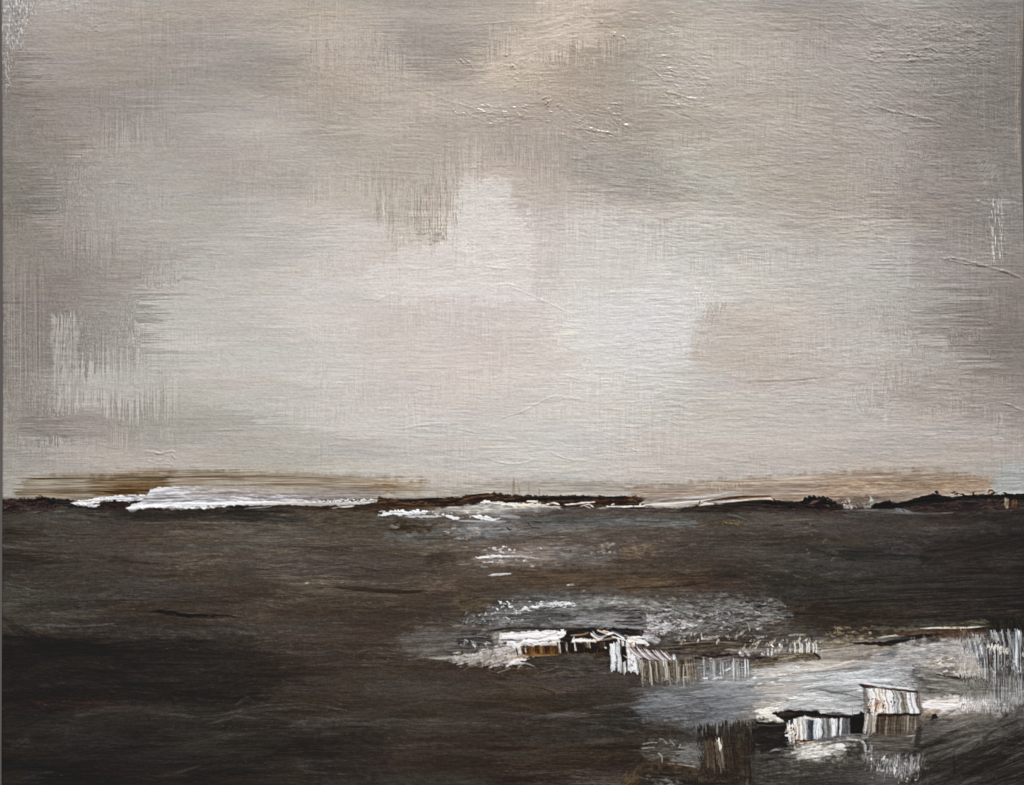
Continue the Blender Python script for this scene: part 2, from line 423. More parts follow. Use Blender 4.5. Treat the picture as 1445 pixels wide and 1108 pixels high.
# ---------------------------------------------------------------- bristle marks over the whole canvas
b1 = fnoise(X_ / 17, Y_ / 1.25, 51, 3) - .5; b2 = fnoise(X_ / 42, Y_ / 2.4, 52, 3) - .5; b3 = fnoise(X_ / 4.5, Y_ / 3.2, 53, 2) - .5
wv = fnoise(X_ / 1.3, Y_ / 5.0, 54, 2) - .5; grn = fnoise(X_ / 1.5, Y_ / 1.4, 55, 1) - .5
b5 = fnoise(X_ / 3.4, Y_ / 1.9, 59, 2) - .5; b6 = sm(.9, .99, fnoise(X_ / 7, Y_ / 1.5, 60, 2))
bm = 0.45 + 0.9 * fnoise(X_ / 120, Y_ / 60, 56, 2)
rightish = sm(450, 900, X_) * up
H += up * (0.11 * b5 + 0.10 * b6 + 0.085 * b1 * bm + 0.14 * b2 * bm + 0.05 * b3 + 0.035 * grn + 0.02 * wv)
wr = fnoise((X_ + 6 * n1) / 14, (Y_ + 4 * n2) / 2.6, 57, 4) - .5
H += rightish * 0.26 * wr * (0.35 + fnoise(X_ / 90, Y_ / 70, 58, 2))
H += (1 - up) * (0.05 * b1 + 0.08 * b2 + 0.03 * grn)
G[:] = np.where(Y_ > 705, 0.62, 0.5)
# canvas weave grinning through near the left and right edges
wf = sm(110, 10, X_) * up + sm(1350, 1440, X_) * up * 0.3
wev = (fnoise(X_ / 1.1, Y_ / 9, 61, 2) - .5) + (fnoise(X_ / 9, Y_ / 1.1, 62, 2) - .5)
C += (wf * 9 * wev)[..., None]; H += wf * 0.10 * wev

T = lambda l, w=12, g=0: (l + w * .52, l + g, l - w * .5)
# ---------------------------------------------------------------- sky: patches and scumbles, top left to bottom right
P([(105,22),(170,20),(160,52),(115,56)], [T(160,8),T(180,6)], a=.5, ang=25, ln=12, th=2, dry=.45, ds=.3, soft=10, rough=6, h=.4)
P([(5,95),(60,110),(58,160),(10,165)], T(124,11), a=.3, ln=22, th=2, soft=14, rough=9)
P([(88,240),(140,230),(138,305),(95,300)], T(163,12), a=.35, ang=90, ln=22, th=1.5, dry=.45, ds=.3, soft=6, rough=5)
P([(18,430),(26,425),(26,560),(16,580)], T(175,14), a=.5, ang=90, ln=40, th=1.2, dry=.5, soft=2, rough=2, fray=20)
P([(4,395),(14,395),(14,640),(5,640)], T(168,10), a=.4, ang=90, ln=40, th=1.2, dry=.5, soft=2, rough=2, fray=40)
P([(108,520),(185,525),(260,535),(260,566),(120,574)], T(180,9), a=.45, ln=40, th=2, dry=.1, ds=.3, soft=12, rough=6)
P([(95,430),(195,410),(198,480),(175,505),(115,525)], T(150,7,-1), a=.3, ang=88, ln=40, th=2.5, soft=10, rough=9)
P([(35,580),(80,570),(85,615),(40,620)], T(124,10), a=.5, ln=20, th=3, soft=9, rough=7)
P([(78,582),(200,576),(205,600),(90,602)], T(142,13,-2), a=.5, ln=50, th=2, soft=7, rough=6)
P([(180,578),(330,570),(370,590),(330,612),(190,608)], T(158,12,2), a=.5, ln=60, th=2, soft=8, rough=8)
P([(330,620),(520,612),(560,640),(470,665),(350,660)], T(164,11,2), a=.4, ln=60, th=2, soft=14, rough=10)
P([(20,619),(70,617),(150,622),(150,630),(20,628)], [T(150,8),T(188,6)], a=.6, ln=14, th=1.2, dry=.5, soft=3, rough=3, h=.35)
P([(150,255),(260,225),(330,235),(300,255),(190,275)], T(172,8,1), a=.35, ln=60, th=2, soft=14, rough=9)
P([(270,235),(370,230),(370,270),(300,275)], T(152,13,-1), a=.22, ln=40, th=2, soft=14, rough=10)
# around the light in the middle
P([(540,130),(585,115),(600,150),(560,165),(545,155)], T(182,25,1), a=.4, ln=25, th=2, dry=.25, ds=.3, soft=12, rough=8)
P([(490,10),(545,25),(540,75),(500,90),(485,40)], T(178,22,1), a=.45, ln=25, th=2, soft=16, rough=10)
P([(585,70),(655,60),(650,110),(610,112),(590,95)], T(146,14,-2), a=.5, ln=30, th=2, soft=14, rough=10)
P([(650,60),(720,50),(715,85),(660,95)], T(163,22,0), a=.45, ln=30, th=2, soft=12, rough=8)
P([(780,80),(860,72),(870,110),(790,140)], T(158,20,-1), a=.4, ln=35, th=2, soft=13, rough=9)
P([(660,205),(760,195),(770,230),(700,235)], T(158,12,-2), a=.45, ln=45, th=2, soft=15, rough=9)
P([(655,222),(700,216),(735,232),(725,252),(660,250)], T(187,26,0), a=.6, ln=26, th=2, dry=.15, ds=.3, soft=9, rough=7)
P([(722,255),(790,250),(800,272),(760,290),(722,282)], T(178,19,0), a=.5, ln=45, th=2, soft=9, rough=6)
P([(752,330),(775,330),(778,385),(755,388)], T(188,15,-3), a=.35, ang=90, ln=30, th=1.8, soft=5, rough=4)
P([(770,338),(830,335),(830,385),(778,392)], T(198,7), a=.35, ang=90, ln=40, th=3, soft=6, rough=5)
# brighter milky streaks
P([(840,400),(900,425),(965,425),(985,445),(965,500),(930,530),(860,520),(850,470)], [T(202,6),T(214,2)], a=.55, ln=50, th=2, soft=18, rough=10, h=.1)
P([(1010,515),(1220,498),(1240,512),(1050,545)], T(178,17,-1), a=.45, ang=4, ln=70, th=2, soft=9, rough=8)
P([(1120,500),(1320,496),(1340,520),(1180,530)], T(178,8), a=.4, ln=60, th=2, soft=8, rough=6)
P([(1290,530),(1400,528),(1430,562),(1350,575),(1260,560)], T(158,15,-1), a=.5, ln=50, th=1.8, soft=9, rough=8)
P([(1210,590),(1320,595),(1440,605),(1440,628),(1210,612)], [T(178,7),T(198,4)], a=.45, ang=-4, ln=50, th=1.6, dry=.4, soft=6, rough=5)
P([(1220,612),(1330,608),(1330,640),(1200,650)], T(170,6,-2), a=.4, ln=50, th=1.8, soft=10, rough=8)
P([(900,310),(1010,300),(1060,325),(1000,360),(900,345)], T(192,8), a=.35, ln=50, th=2, soft=14, rough=8)
P([(945,50),(1010,75),(1000,125),(950,120)], [T(165,14),T(196,8,2)], a=.5, ang=20, ln=16, th=2, dry=.4, ds=.3, soft=12, rough=8, h=.3)
P([(1065,55),(1130,68),(1110,110),(1030,112),(1015,95)], [T(165,14),T(195,16,1)], a=.5, ang=20, ln=18, th=1.8, dry=.35, ds=.3, soft=12, rough=8, h=.25)
P([(1015,92),(1060,92),(1060,112),(1018,116)], T(195,14), a=.5, ang=88, ln=12, th=1.5, dry=.45, soft=4, rough=3, h=.2)
P([(975,118),(1080,112),(1100,138),(1000,145)], T(164,18,-2), a=.45, ang=5, ln=40, th=2, soft=9, rough=7)
P([(950,165),(1005,165),(1020,182),(960,188)], T(150,17,0), a=.5, ang=-5, ln=30, th=2, soft=8, rough=6)
P([(1080,100),(1190,85),(1200,120),(1100,140)], T(158,14,1), a=.35, ln=40, th=2.2, soft=14, rough=8)
P([(1090,155),(1180,150),(1170,215),(1090,220)], T(172,15,-2), a=.35, ln=35, th=2, soft=14, rough=10)
P([(1130,-8),(1270,-8),(1260,30),(1150,35)], T(150,8,0), a=.35, ln=40, th=2, soft=16, rough=10)
P([(1330,100),(1365,105),(1360,180),(1325,170)], T(132,9,-1), a=.5, ang=80, ln=30, th=3, soft=14, rough=10)
P([(1300,180),(1370,185),(1370,250),(1300,240)], T(142,11,-2), a=.35, ln=30, th=3, soft=16, rough=10)
P([(1260,260),(1375,255),(1380,315),(1290,320)], T(147,16,-2), a=.45, ln=40, th=2, soft=14, rough=9)
P([(1100,235),(1160,232),(1150,265),(1095,270)], T(156,15,-2), a=.4, ln=25, th=2, soft=9, rough=7)
P([(1200,250),(1240,245),(1250,290),(1205,290)], T(162,16,1), a=.3, ang=90, ln=25, th=2, soft=10, rough=7)
P([(1135,320),(1240,305),(1270,340),(1150,345)], [T(165,9,1),T(195,5,1)], a=.45, ang=5, ln=35, th=1.8, dry=.35, soft=9, rough=7, h=.2)
P([(1170,340),(1250,345),(1240,385),(1180,385)], T(185,5,-1), a=.4, ln=40, th=2, soft=12, rough=9)
P([(1130,345),(1160,345),(1155,385),(1132,385)], T(188,8,0), a=.35, ang=90, ln=30, th=2, soft=7, rough=5)
P([(1285,390),(1325,385),(1320,450),(1290,450)], T(168,6,-1), a=.4, ang=85, ln=25, th=2, soft=10, rough=8)
P([(1350,420),(1440,415),(1440,470),(1350,470)], T(130,14,-1), a=.4, ln=30, th=3, soft=14, rough=10)
P([(1330,460),(1400,455),(1395,510),(1335,505)], T(145,13,-2), a=.4, ang=70, ln=30, th=2, soft=12, rough=9)
P([(1365,-8),(1440,-8),(1444,360),(1395,360),(1380,120)], [T(116,8),T(130,9),T(142,9)], a=.55, ang=88, ln=70, th=5, soft=9, rough=5)
P([(1388,-8),(1400,-8),(1402,230),(1390,230)], T(128,7), a=.4, ang=88, ln=70, th=1.6, dry=.35, soft=3, rough=3)
V(10, 8, 40, [(6,80),(60,80)], [(6,330),(60,300)], (.9,1.6), [T(160,10),T(100,10)], a=(.15,.35), lean=(-.01,.01), h=.08, jt=60, jb=50)
P([(1402,600),(1415,560),(1420,690),(1400,694)], T(172,10), a=.35, ang=88, ln=30, th=1.6, soft=5, rough=4)

# loose crossing brushwork
AS((0, 0, 1446, 690), 330, (50, 170), (10, 34), 5.0, (0, 7), (.25, .6), dry=.42, hue=5, ln=34, soft=5)
AS((0, 0, 1446, 690), 260, (24, 80), (5, 16), 6.5, (0, 12), (.25, .6), dry=.48, hue=5, ln=18, th=1.4, soft=3, h=.12)
AS((430, 20, 1446, 480), 170, (30, 110), (12, 44), 9.0, (90, 7), (.2, .5), dry=.5, hue=4, ln=24, th=1.4, soft=4, h=.1)
AS((0, 60, 260, 640), 80, (40, 120), (8, 34), 9.0, (90, 5), (.2, .55), dry=.48, hue=4, ln=34, th=1.3, soft=4, h=.1)
AS((560, 220, 700, 350), 26, (30, 90), (8, 20), 9.0, (90, 5), (.3, .6), dry=.5, hue=6, ln=24, th=1.3, soft=3, h=.12)
AS((760, 0, 1330, 320), 120, (20, 60), (6, 18), 7.0, (25, 30), (.2, .5), dry=.5, hue=4, ln=14, th=1.6, soft=3, h=.2)
AS((1050, 300, 1340, 560), 60, (40, 110), (8, 34), 9.0, (90, 6), (.2, .45), dry=.5, hue=5, ln=24, th=1.4, soft=4, h=.1)
AS((500, 540, 1446, 690), 120, (70, 200), (4, 14), 6.0, (1, 3), (.25, .6), dry=.45, hue=5, ln=50, th=1.4, soft=2, h=.1)

P([(1310,-8),(1446,-8),(1446,330),(1330,330)], [T(126,9),T(146,9)], a=.35, ang=86, ln=60, th=4, soft=22, rough=14)
# tonal shapes read off the sky, brushed over once more
for q, c_, a_, an in [
    ([(95,60),(165,85),(200,150),(160,200),(95,190)], T(143,10), .3, 80), ([(170,100),(235,95),(260,125),(200,145)], T(147,10), .35, 10),
    ([(340,80),(400,85),(395,120),(345,128)], T(146,9), .3, 5), ([(250,125),(330,118),(330,140),(255,148)], T(168,12), .3, 3), ([(395,125),(500,135),(480,165),(400,160)], T(164,13), .35, 0),
    ([(20,195),(90,190),(110,240),(60,300),(20,300)], T(128,11), .4, 85), ([(190,190),(330,175),(350,200),(200,225)], T(168,12), .35, 3), ([(60,330),(150,330),(150,400),(60,420)], T(138,9), .25, 80),
    ([(400,210),(480,205),(500,225),(410,240)], T(182,11), .4, 0), ([(515,130),(560,200),(540,240),(500,230)], T(166,22), .35, 80), ([(240,340),(420,325),(500,345),(420,370),(260,375)], T(182,7,1), .35, 2),
    ([(180,395),(215,400),(200,470),(175,480)], T(150,7), .4, 80), ([(220,400),(360,390),(430,440),(330,500),(215,480)], T(187,8), .3, 2),
    ([(838,-8),(960,-8),(950,30),(850,40)], T(164,16), .35, 4), ([(870,130),(940,140),(960,200),(880,200)], T(158,18), .35, 60), ([(800,205),(890,205),(930,260),(860,290),(800,250)], T(150,14), .4, -20),
    ([(860,235),(935,230),(960,280),(890,300)], T(148,9,1), .35, 0), ([(925,185),(1000,195),(1010,240),(935,235)], T(176,9,2), .4, 0), ([(1090,60),(1170,50),(1190,90),(1100,95)], T(158,9), .3, 10),
    ([(1290,85),(1370,90),(1360,160),(1300,150)], T(140,8), .4, 60), ([(1320,130),(1365,130),(1365,240),(1325,230)], T(133,10), .5, 85), ([(1190,155),(1290,160),(1290,230),(1200,225)], T(160,11,0), .3, 0),
    ([(1225,200),(1260,200),(1255,300),(1228,300)], T(172,7,1), .35, 90), ([(1130,260),(1175,255),(1175,330),(1130,330)], T(160,14,-1), .35, 90), ([(1270,330),(1345,320),(1345,380),(1280,385)], T(152,11), .4, 10),
    ([(1085,300),(1130,300),(1130,420),(1090,420)], T(186,8,1), .3, 90), ([(1240,320),(1262,320),(1260,420),(1240,420)], T(184,7,1), .4, 90), ([(1305,395),(1345,395),(1335,500),(1300,500)], T(158,9), .4, 88),
    ([(1360,440),(1420,440),(1410,500),(1370,500)], T(122,14), .4, 60), ([(780,300),(840,296),(840,380),(785,385)], T(203,5), .35, 90), ([(850,300),(920,300),(915,400),(850,400)], T(195,8), .3, 90),
    ([(900,380),(960,385),(975,470),(905,480)], T(208,3), .4, 80), ([(650,395),(760,400),(800,420),(660,420)], T(207,4), .4, 3), ([(600,430),(780,430),(800,500),(620,510)], T(193,13,-1), .35, 0),
    ([(540,600),(700,590),(760,640),(560,650)], T(186,5), .3, 0), ([(740,620),(860,610),(880,645),(760,650)], T(190,2,-1), .4, 0), ([(960,560),(1060,555),(1060,620),(960,620)], T(183,12), .3, 0),
    ([(1040,640),(1180,635),(1200,660),(1050,665)], T(176,11,-1), .4, 0), ([(1380,520),(1446,520),(1446,600),(1380,590)], T(142,11), .4, 5), ([(60,640),(240,640),(250,662),(60,668)], T(172,12,-1), .35, 0)]:
    P(q, [tuple(np.array(c_) - 3), tuple(np.array(c_) + 3)], a=a_, ang=an, ln=36, th=1.8, dry=.18, ds=.3, soft=15, rough=10, rs=14, fray=10, h=.05)

SM((2, -10, 1447, 700), 34, 70, 1.5)
SM((2, -10, 1447, 700), 16, 22, 1.3)
SM((420, 10, 1446, 600), 26, 60, 1.5, vert=True, patchy=.62)
SM((2, 150, 260, 640), 30, 70, 1.4, vert=True, patchy=.45)
P([(2,-8),(58,-8),(50,16),(40,40),(30,66),(10,72),(2,70)], [T(135,6),T(165,5),T(205,3)], a=.75, ang=90, ln=5, th=1.5, dry=.42, ds=.3, soft=8, rough=7, h=.3, rgh=.3)  # corner's glossy sparkle painted into the pigment as pale flecks, over real relief
P([(2,60),(22,56),(18,96),(12,130),(2,140)], [T(120,8),T(185,4)], a=.6, ang=90, ln=6, th=1.4, dry=.6, soft=5, rough=5, h=.25)  # same painted sparkle, thinning down the left edge
P([(50,-8),(140,-8),(120,14),(90,22),(60,18)], [T(165,6),T(192,3)], a=.5, ln=9, th=1.4, dry=.5, ds=.3, soft=8, rough=7, h=.3)  # same painted sparkle, running along the top edge
P([(72,445),(112,440),(108,520),(135,565),(170,560),(150,578),(78,578),(73,520)], [T(160,9),T(186,8)], a=.7, ang=90, ln=34, th=1.4, dry=.28, ds=.3, soft=6, rough=5, fray=6, h=.12)
P([(757,-8),(838,-8),(832,60),(810,66),(760,95),(672,120),(700,88),(755,45)], [T(180,22),T(198,25)], a=.65, ang=10, ln=22, th=2.2, dry=.2, ds=.3, soft=6, rough=7, h=.2)
P([(650,262),(680,250),(720,254),(722,322),(752,328),(752,390),(660,400),(560,380),(590,340),(640,330)], [T(200,11,0),T(209,9,0)], a=.5, ang=5, ln=18, th=2.2, soft=6, rough=6, rs=5, h=.14)
P([(975,455),(1000,440),(1040,432),(1080,440),(1120,470),(1100,505),(1000,520),(970,500)], [T(174,18),T(184,15)], a=.36, ang=4, ln=40, th=2, soft=5, rough=6)
P([(998,434),(1026,427),(1026,452),(1000,458)], [T(166,20),T(186,16)], a=.5, ang=84, ln=18, th=1.4, dry=.4, soft=4, rough=3)
P([(1110,480),(1330,470),(1340,492),(1130,505)], [T(182,9),T(196,4)], a=.55, ang=3, ln=70, th=1.8, dry=.3, ds=.25, soft=5, rough=6)
P([(1374,222),(1410,216),(1416,256),(1382,262)], [T(145,8),T(172,7)], a=.45, ang=60, ln=9, th=1.8, dry=.3, ds=.25, soft=6, rough=5, h=.3)
K([(1396,150,146,140),(1402,205,203,200),(1408,150,146,140),(1412,196,194,190),(1420,145,140,136)], [(1396,282),(1420,284)], [(1396,368),(1420,372)], a=.6, ln=9, th=1.4, mixn=.3, dark=(130,126,122), h=.25, soft=3, rag=6, gaps=.5)
P([(1378,283),(1412,280),(1440,284),(1440,290),(1380,290)], T(175,7), a=.5, ln=14, th=1.3, dry=.4, soft=2, rough=3, h=.3)
K([(1436,140,132,120),(1440,175,160,138),(1446,140,128,112)], [(1436,20),(1446,25)], [(1436,235),(1446,230)], a=.3, ln=25, th=1, mixn=.4, dark=(95,95,100), h=.1, gaps=.4)
V(3, 1385, 1442, [(1385,0),(1442,10)], [(1385,180),(1442,240)], (1,1.8), [T(165,8),T(160,8)], a=(.2,.5), lean=(0,.02), h=.15, jt=80, jb=60)
V(22, 6, 60, [(6,380),(60,420)], [(6,600),(60,560)], (.9,1.5), [T(172,10),T(180,12),T(104,8)], a=(.15,.4), lean=(-.01,.01), h=.08, jt=60, jb=50)
P([(1415,655),(1446,652),(1446,698),(1398,698),(1402,676)], [(150,154,152),(170,175,175),(184,188,190)], a=.6, ang=3, ln=22, th=2, soft=3, rough=4, h=.25)
P([(632,256),(660,252),(722,252),(724,300),(728,318),(752,326),(754,360),(748,392),(752,420),(690,428),(640,420),(560,424),(500,410),(520,380),(566,352),(600,345),(628,330),(640,300)], [T(204,10,0),T(212,8,0),T(216,7,0)], a=.5, ang=3, ln=16, th=1.9, dry=.1, ds=.3, soft=4, rough=6, rs=6, fray=6, h=.16)
P([(724,300),(752,296),(790,300),(796,360),(790,420),(752,420),(756,330)], [T(184,11,-1),T(194,9,0)], a=.45, ang=86, ln=34, th=1.6, dry=.15, ds=.3, soft=5, rough=6, fray=8)
P([(722,254),(800,248),(806,270),(770,292),(724,288)], [T(176,20,0),T(186,16,0)], a=.5, ang=2, ln=26, th=1.6, dry=.1, soft=4, rough=5)
P([(800,215),(850,208),(930,225),(965,262),(930,290),(870,280),(830,262),(800,246)], [T(146,10,1),T(160,9,2),T(170,8,2)], a=.55, ang=-8, ln=22, th=1.9, dry=.15, ds=.3, soft=7, rough=8, fray=10, h=.2)
P([(940,205),(1000,215),(1050,260),(1010,285),(950,265)], [T(160,9,1),T(180,6,3),T(192,5,3)], a=.45, ang=-6, ln=22, th=1.8, dry=.3, ds=.3, soft=7, rough=8, fray=10, h=.25)
P([(800,300),(850,286),(920,296),(915,400),(830,405),(800,380)], [T(198,6,1),T(206,5,1)], a=.4, ang=88, ln=50, th=2.2, dry=.1, ds=.3, soft=6, rough=6)
P([(940,350),(1020,345),(1030,395),(945,400)], [T(186,2,0),T(196,2,0)], a=.4, ang=0, ln=24, th=1.7, dry=.2, soft=8, rough=8)
P([(560,428),(780,432),(800,520),(600,540),(520,500)], [T(190,15,-1),T(198,14,-1)], a=.42, ang=1, ln=44, th=1.7, dry=.1, ds=.3, soft=9, rough=9, fray=10)
P([(800,420),(960,405),(988,440),(972,500),(940,532),(860,528),(810,500)], [T(204,4,0),T(212,2,0)], a=.5, ang=1, ln=30, th=1.7, dry=.15, ds=.3, soft=7, rough=8, fray=10, h=.12)
P([(974,470),(986,448),(1010,440),(1060,446),(1110,470),(1098,505),(1040,520),(985,515),(970,500)], [T(166,22,0),T(176,20,0),T(184,16,0)], a=.15, ang=2, ln=26, th=1.7, dry=.08, soft=3, rough=4, fray=5)
P([(990,446),(1000,434),(1028,428),(1026,448),(1004,456)], [T(164,20,0),T(190,12,0)], a=.5, ang=80, ln=14, th=1.3, dry=.4, soft=2.5, rough=2, fray=6)
P([(1055,536),(1180,530),(1190,540),(1060,545)], T(166,18,0), a=.5, ang=3, ln=60, th=1.2, dry=.3, soft=2, rough=2, fray=8)
P([(1250,340),(1290,335),(1285,400),(1255,405)], [T(176,6,0),T(186,4,0)], a=.45, ang=88, ln=30, th=1.7, dry=.25, soft=5, rough=5)
P([(604,228),(660,225),(652,262),(640,285),(626,300),(600,285)], [T(152,20),T(168,20),T(182,16)], a=.4, ang=88, ln=26, th=1.7, dry=.25, ds=.3, soft=9, rough=8, fray=10, h=.1)
K([(580,150,142,130),(600,190,182,172),(606,152,140,124),(612,196,188,180),(618,150,138,120),(624,188,180,172),(630,156,146,130),(636,196,188,180),(645,168,158,148),(652,192,184,178)],
  [(584,262),(620,252),(654,258)], [(584,318),(610,338),(640,330),(654,300)], a=.5, ln=20, th=1.2, mixn=.2, dark=(150,140,124), h=.12, soft=6, rag=12, gaps=.42, rgh=.5)
K([(528,196,190,184),(536,168,160,152),(542,200,193,188),(552,172,163,154),(560,200,193,188),(570,178,170,162),(582,198,192,187)],
  [(526,275),(584,268)], [(526,310),(584,322)], a=.35, ln=20, th=1.2, mixn=.2, dark=(150,140,128), h=.12, soft=5, rag=10, gaps=.45, rgh=.5)
P([(585,326),(612,330),(628,323),(630,336),(610,342),(588,340)], [T(148,24),T(185,12)], a=.7, ang=12, ln=10, th=1.6, dry=.35, soft=3, rough=5, h=.15)
AS((590, 235, 700, 350), 30, (24, 70), (4, 12), 10.0, (90, 4), (.3, .6), dry=.5, hue=3, ln=24, th=1.3, soft=2, h=.12)
AS((0, 0, 1446, 690), 260, (30, 120), (3, 12), 6.0, (-1, 7), (.25, .55), dry=.5, ds=.2, hue=3, ln=26, th=1.3, soft=2, h=.12)
AS((700, 20, 1446, 420), 150, (20, 70), (3, 14), 8.0, (-8, 16), (.25, .6), dry=.52, ds=.2, hue=3, ln=16, th=1.4, soft=2, h=.2, bias=1)
AS((1060, 20, 1446, 560), 60, (30, 110), (6, 20), 8.0, (90, 4), (.25, .5), dry=.5, ds=.2, hue=3, ln=26, th=1.3, soft=2, h=.12)
vs = (fnoise(X_ / 1.6, Y_ / 26, 63, 3) - .5) * sm(.55, .8, fnoise(X_ / 60, Y_ / 48, 64, 2)) * up
C += (up * (6.0 * b1 + 4.0 * b2 + 5.0 * grn + 6.0 * b5 + 7.0 * vs) + (1 - up) * LL / 60 * (3.5 * b1 + 4.0 * b2 + 5 * grn))[..., None]
H += .09 * vs
# creases, knife ridges and wrinkled skins of paint in the sky (relief only: the sun draws them)
WN((600,150,770,172), .9, ang=-3, ln=16, th=2.6, soft=10, rgh=.28)
WN((800,150,880,196), .9, ang=-12, ln=14, th=3.0, soft=14, rgh=.28)
WN((640,30,830,150), .45, ang=8, ln=15, th=3.4, soft=25)
WN((860,20,945,70), .55, ang=15, ln=12, th=3, soft=18, rgh=.33)
WN((935,80,1000,150), .8, ang=-10, ln=13, th=3.2, soft=12, rgh=.33)
WN((1225,40,1395,85), 1.1, ang=8, ln=12, th=3.6, soft=14)
WN((1195,72,1345,84), .7, ang=2, ln=26, th=3.0, soft=6)
WN((1180,20,1400,180), .6, ang=-20, ln=16, th=3.6, soft=40)
WN((930,0,1445,330), .42, ang=-5, ln=22, th=3.4, soft=60)
WN((820,190,1250,330), .36, ang=-7, ln=26, th=3.0, soft=40)
WN((930,300,1400,560), .40, ang=2, ln=30, th=3.0, soft=60)
WN((560,560,980,690), .30, ang=-2, ln=40, th=3.2, soft=50)
WN((900,560,1440,690), .32, ang=0, ln=34, th=3.0, soft=50)
WN((780,410,930,520), .35, ang=3, ln=40, th=3.0, soft=40)
WN((120,20,480,60), .25, ang=3, ln=20, th=2.5, soft=25)
WN((430,100,620,240), .25, ang=-10, ln=18, th=3.0, soft=40)
WN((380,290,480,345), .35, ang=3, ln=28, th=2.6, soft=20)
WN((650,255,750,380), .35, ang=20, ln=6, th=3.0, soft=12)
for q, wd, hh in [
    ([(660,36),(700,32),(757,28)], 1.5, .9), ([(120,42),(132,45),(140,38)], 1.4, .6), ([(135,260),(170,258),(205,262)], 1.4, 1.0),
    ([(98,291),(120,290),(126,292)], 1.3, .9), ([(14,215),(26,250),(42,290)], 1.4, .6), ([(52,346),(75,352)], 1.3, .6), ([(108,352),(128,350)], 1.4, .8),
    ([(240,88),(241,98),(243,106)], 1.8, -.7), ([(365,48),(420,24),(470,22),(490,35)], 1.0, .5), ([(350,132),(365,138),(385,133)], 1.3, .6),
    ([(330,332),(400,336),(450,332)], 1.2, .7), ([(195,339),(235,341)], 1.2, .6), ([(280,405),(310,412),(320,450)], 1.0, .6),
    ([(200,637),(215,638),(225,640),(240,637),(250,639)], 1.5, 1.4), ([(205,650),(225,655),(240,654)], 1.3, .9), ([(335,637),(375,630)], 1.3, .9), ([(390,632),(410,640)], 1.2, .7),
    ([(480,242),(560,242),(620,248)], 1.0, .6), ([(560,115),(640,145),(700,162)], 1.4, .6), ([(640,158),(690,160),(740,166),(765,164)], 1.8, .6), ([(790,180),(830,182),(870,190),(895,200)], 1.6, .6),
    ([(810,182),(850,186),(885,195)], 1.4, 1.0), ([(648,84),(658,92)], 1.6, 1.0), ([(720,90),(728,98)], 1.6, .8), ([(792,40),(796,34),(806,36)], 1.6, 1.2),
    ([(868,50),(880,52),(884,60),(872,64)], 1.6, 1.2), ([(880,110),(890,100),(898,92)], 1.5, .9), ([(895,90),(920,98),(940,118)], 1.5, .9),
    ([(945,130),(970,138),(1000,140)], 1.8, 1.1), ([(943,155),(960,162),(985,172)], 1.6, -.9), ([(1220,145),(1262,158),(1300,165),(1318,171)], 1.8, 1.3),
    ([(1270,155),(1290,164),(1318,171)], 1.2, .8), ([(1065,235),(1110,231),(1158,227)], 1.5, 1.0), ([(1090,250),(1125,246)], 1.3, .6), ([(1060,283),(1085,291),(1120,296)], 1.4, .7),
    ([(1130,180),(1142,188),(1200,200)], 1.2, .5), ([(1145,315),(1190,308),(1250,306)], 1.6, .9), ([(1240,308),(1310,306)], 1.5, .9), ([(1180,330),(1240,322)], 1.3, .7),
    ([(1270,185),(1278,188)], 2.0, 1.2), ([(1260,256),(1268,258)], 2.2, 1.1), ([(1240,254),(1255,250)], 1.5, .8), ([(1330,367),(1345,364),(1370,370),(1420,384),(1444,394)], 2.2, 1.8),
    ([(1325,363),(1360,372),(1400,376)], 1.4, 1.2), ([(1388,440),(1394,455),(1410,462)], 1.5, .8), ([(1410,568),(1425,572),(1442,580)], 1.6, 1.3), ([(1420,585),(1445,578)], 1.4, 1.0),
    ([(1118,380),(1160,378)], 1.2, .6), ([(1410,340),(1412,365)], 1.5, .9), ([(1376,285),(1392,282),(1402,290)], 1.6, 1.1), ([(1250,8),(1340,28),(1380,45)], 1.5, .7),
    ([(1150,35),(1230,32),(1280,24)], 1.2, .5), ([(710,400),(790,435),(815,446)], 1.2, .7), ([(685,400),(735,420)], 1.0, .5), ([(700,592),(740,580),(778,560),(820,562)], 1.2, .9),
    ([(775,561),(822,563)], 1.2, .8), ([(560,605),(600,600),(625,597)], 1.4, .8), ([(645,605),(690,614),(730,620)], 1.3, .8), ([(770,635),(800,648),(830,650)], 1.3, .9),
    ([(680,645),(720,655),(760,648)], 1.4, .9), ([(700,515),(690,525)], 1.2, .6), ([(1060,540),(1120,538),(1180,532)], 1.6, -1.0), ([(1055,535),(1110,536),(1170,531)], 1.4, .7),
    ([(845,415),(880,412),(920,415)], 1.2, .7), ([(1020,600),(1050,604)], 1.3, .7), ([(1025,655),(1060,650)], 1.3, .7), ([(1070,655),(1110,660),(1140,662)], 1.4, .8),
    ([(970,690),(990,700)], 1.2, .6), ([(930,590),(960,600)], 1.2, .6), ([(1385,260),(1380,270)], 1.3, .6), ([(240,570),(250,585)], 1.2, .6), ([(950,480),(990,486)], 1.2, .6)]:
    W(q, wd, hh * (1.0 if abs(hh) >= 1.2 else .75), gl=.28)
GL((630,150,780,170), 46, -4, h=(.3,.8)); GL((790,172,900,202), 46, -12, h=(.3,.8)); GL((760,125,790,170), 26, 40); GL((815,130,850,190), 24, 60, h=(.3,.8))
GL((700,70,760,130), 26, 10); GL((860,25,935,70), 24, 30, h=(.3,.8)); GL((935,85,985,150), 40, -15, h=(.3,.7)); GL((780,0,850,40), 14, 50); GL((640,80,670,95), 6, -40)
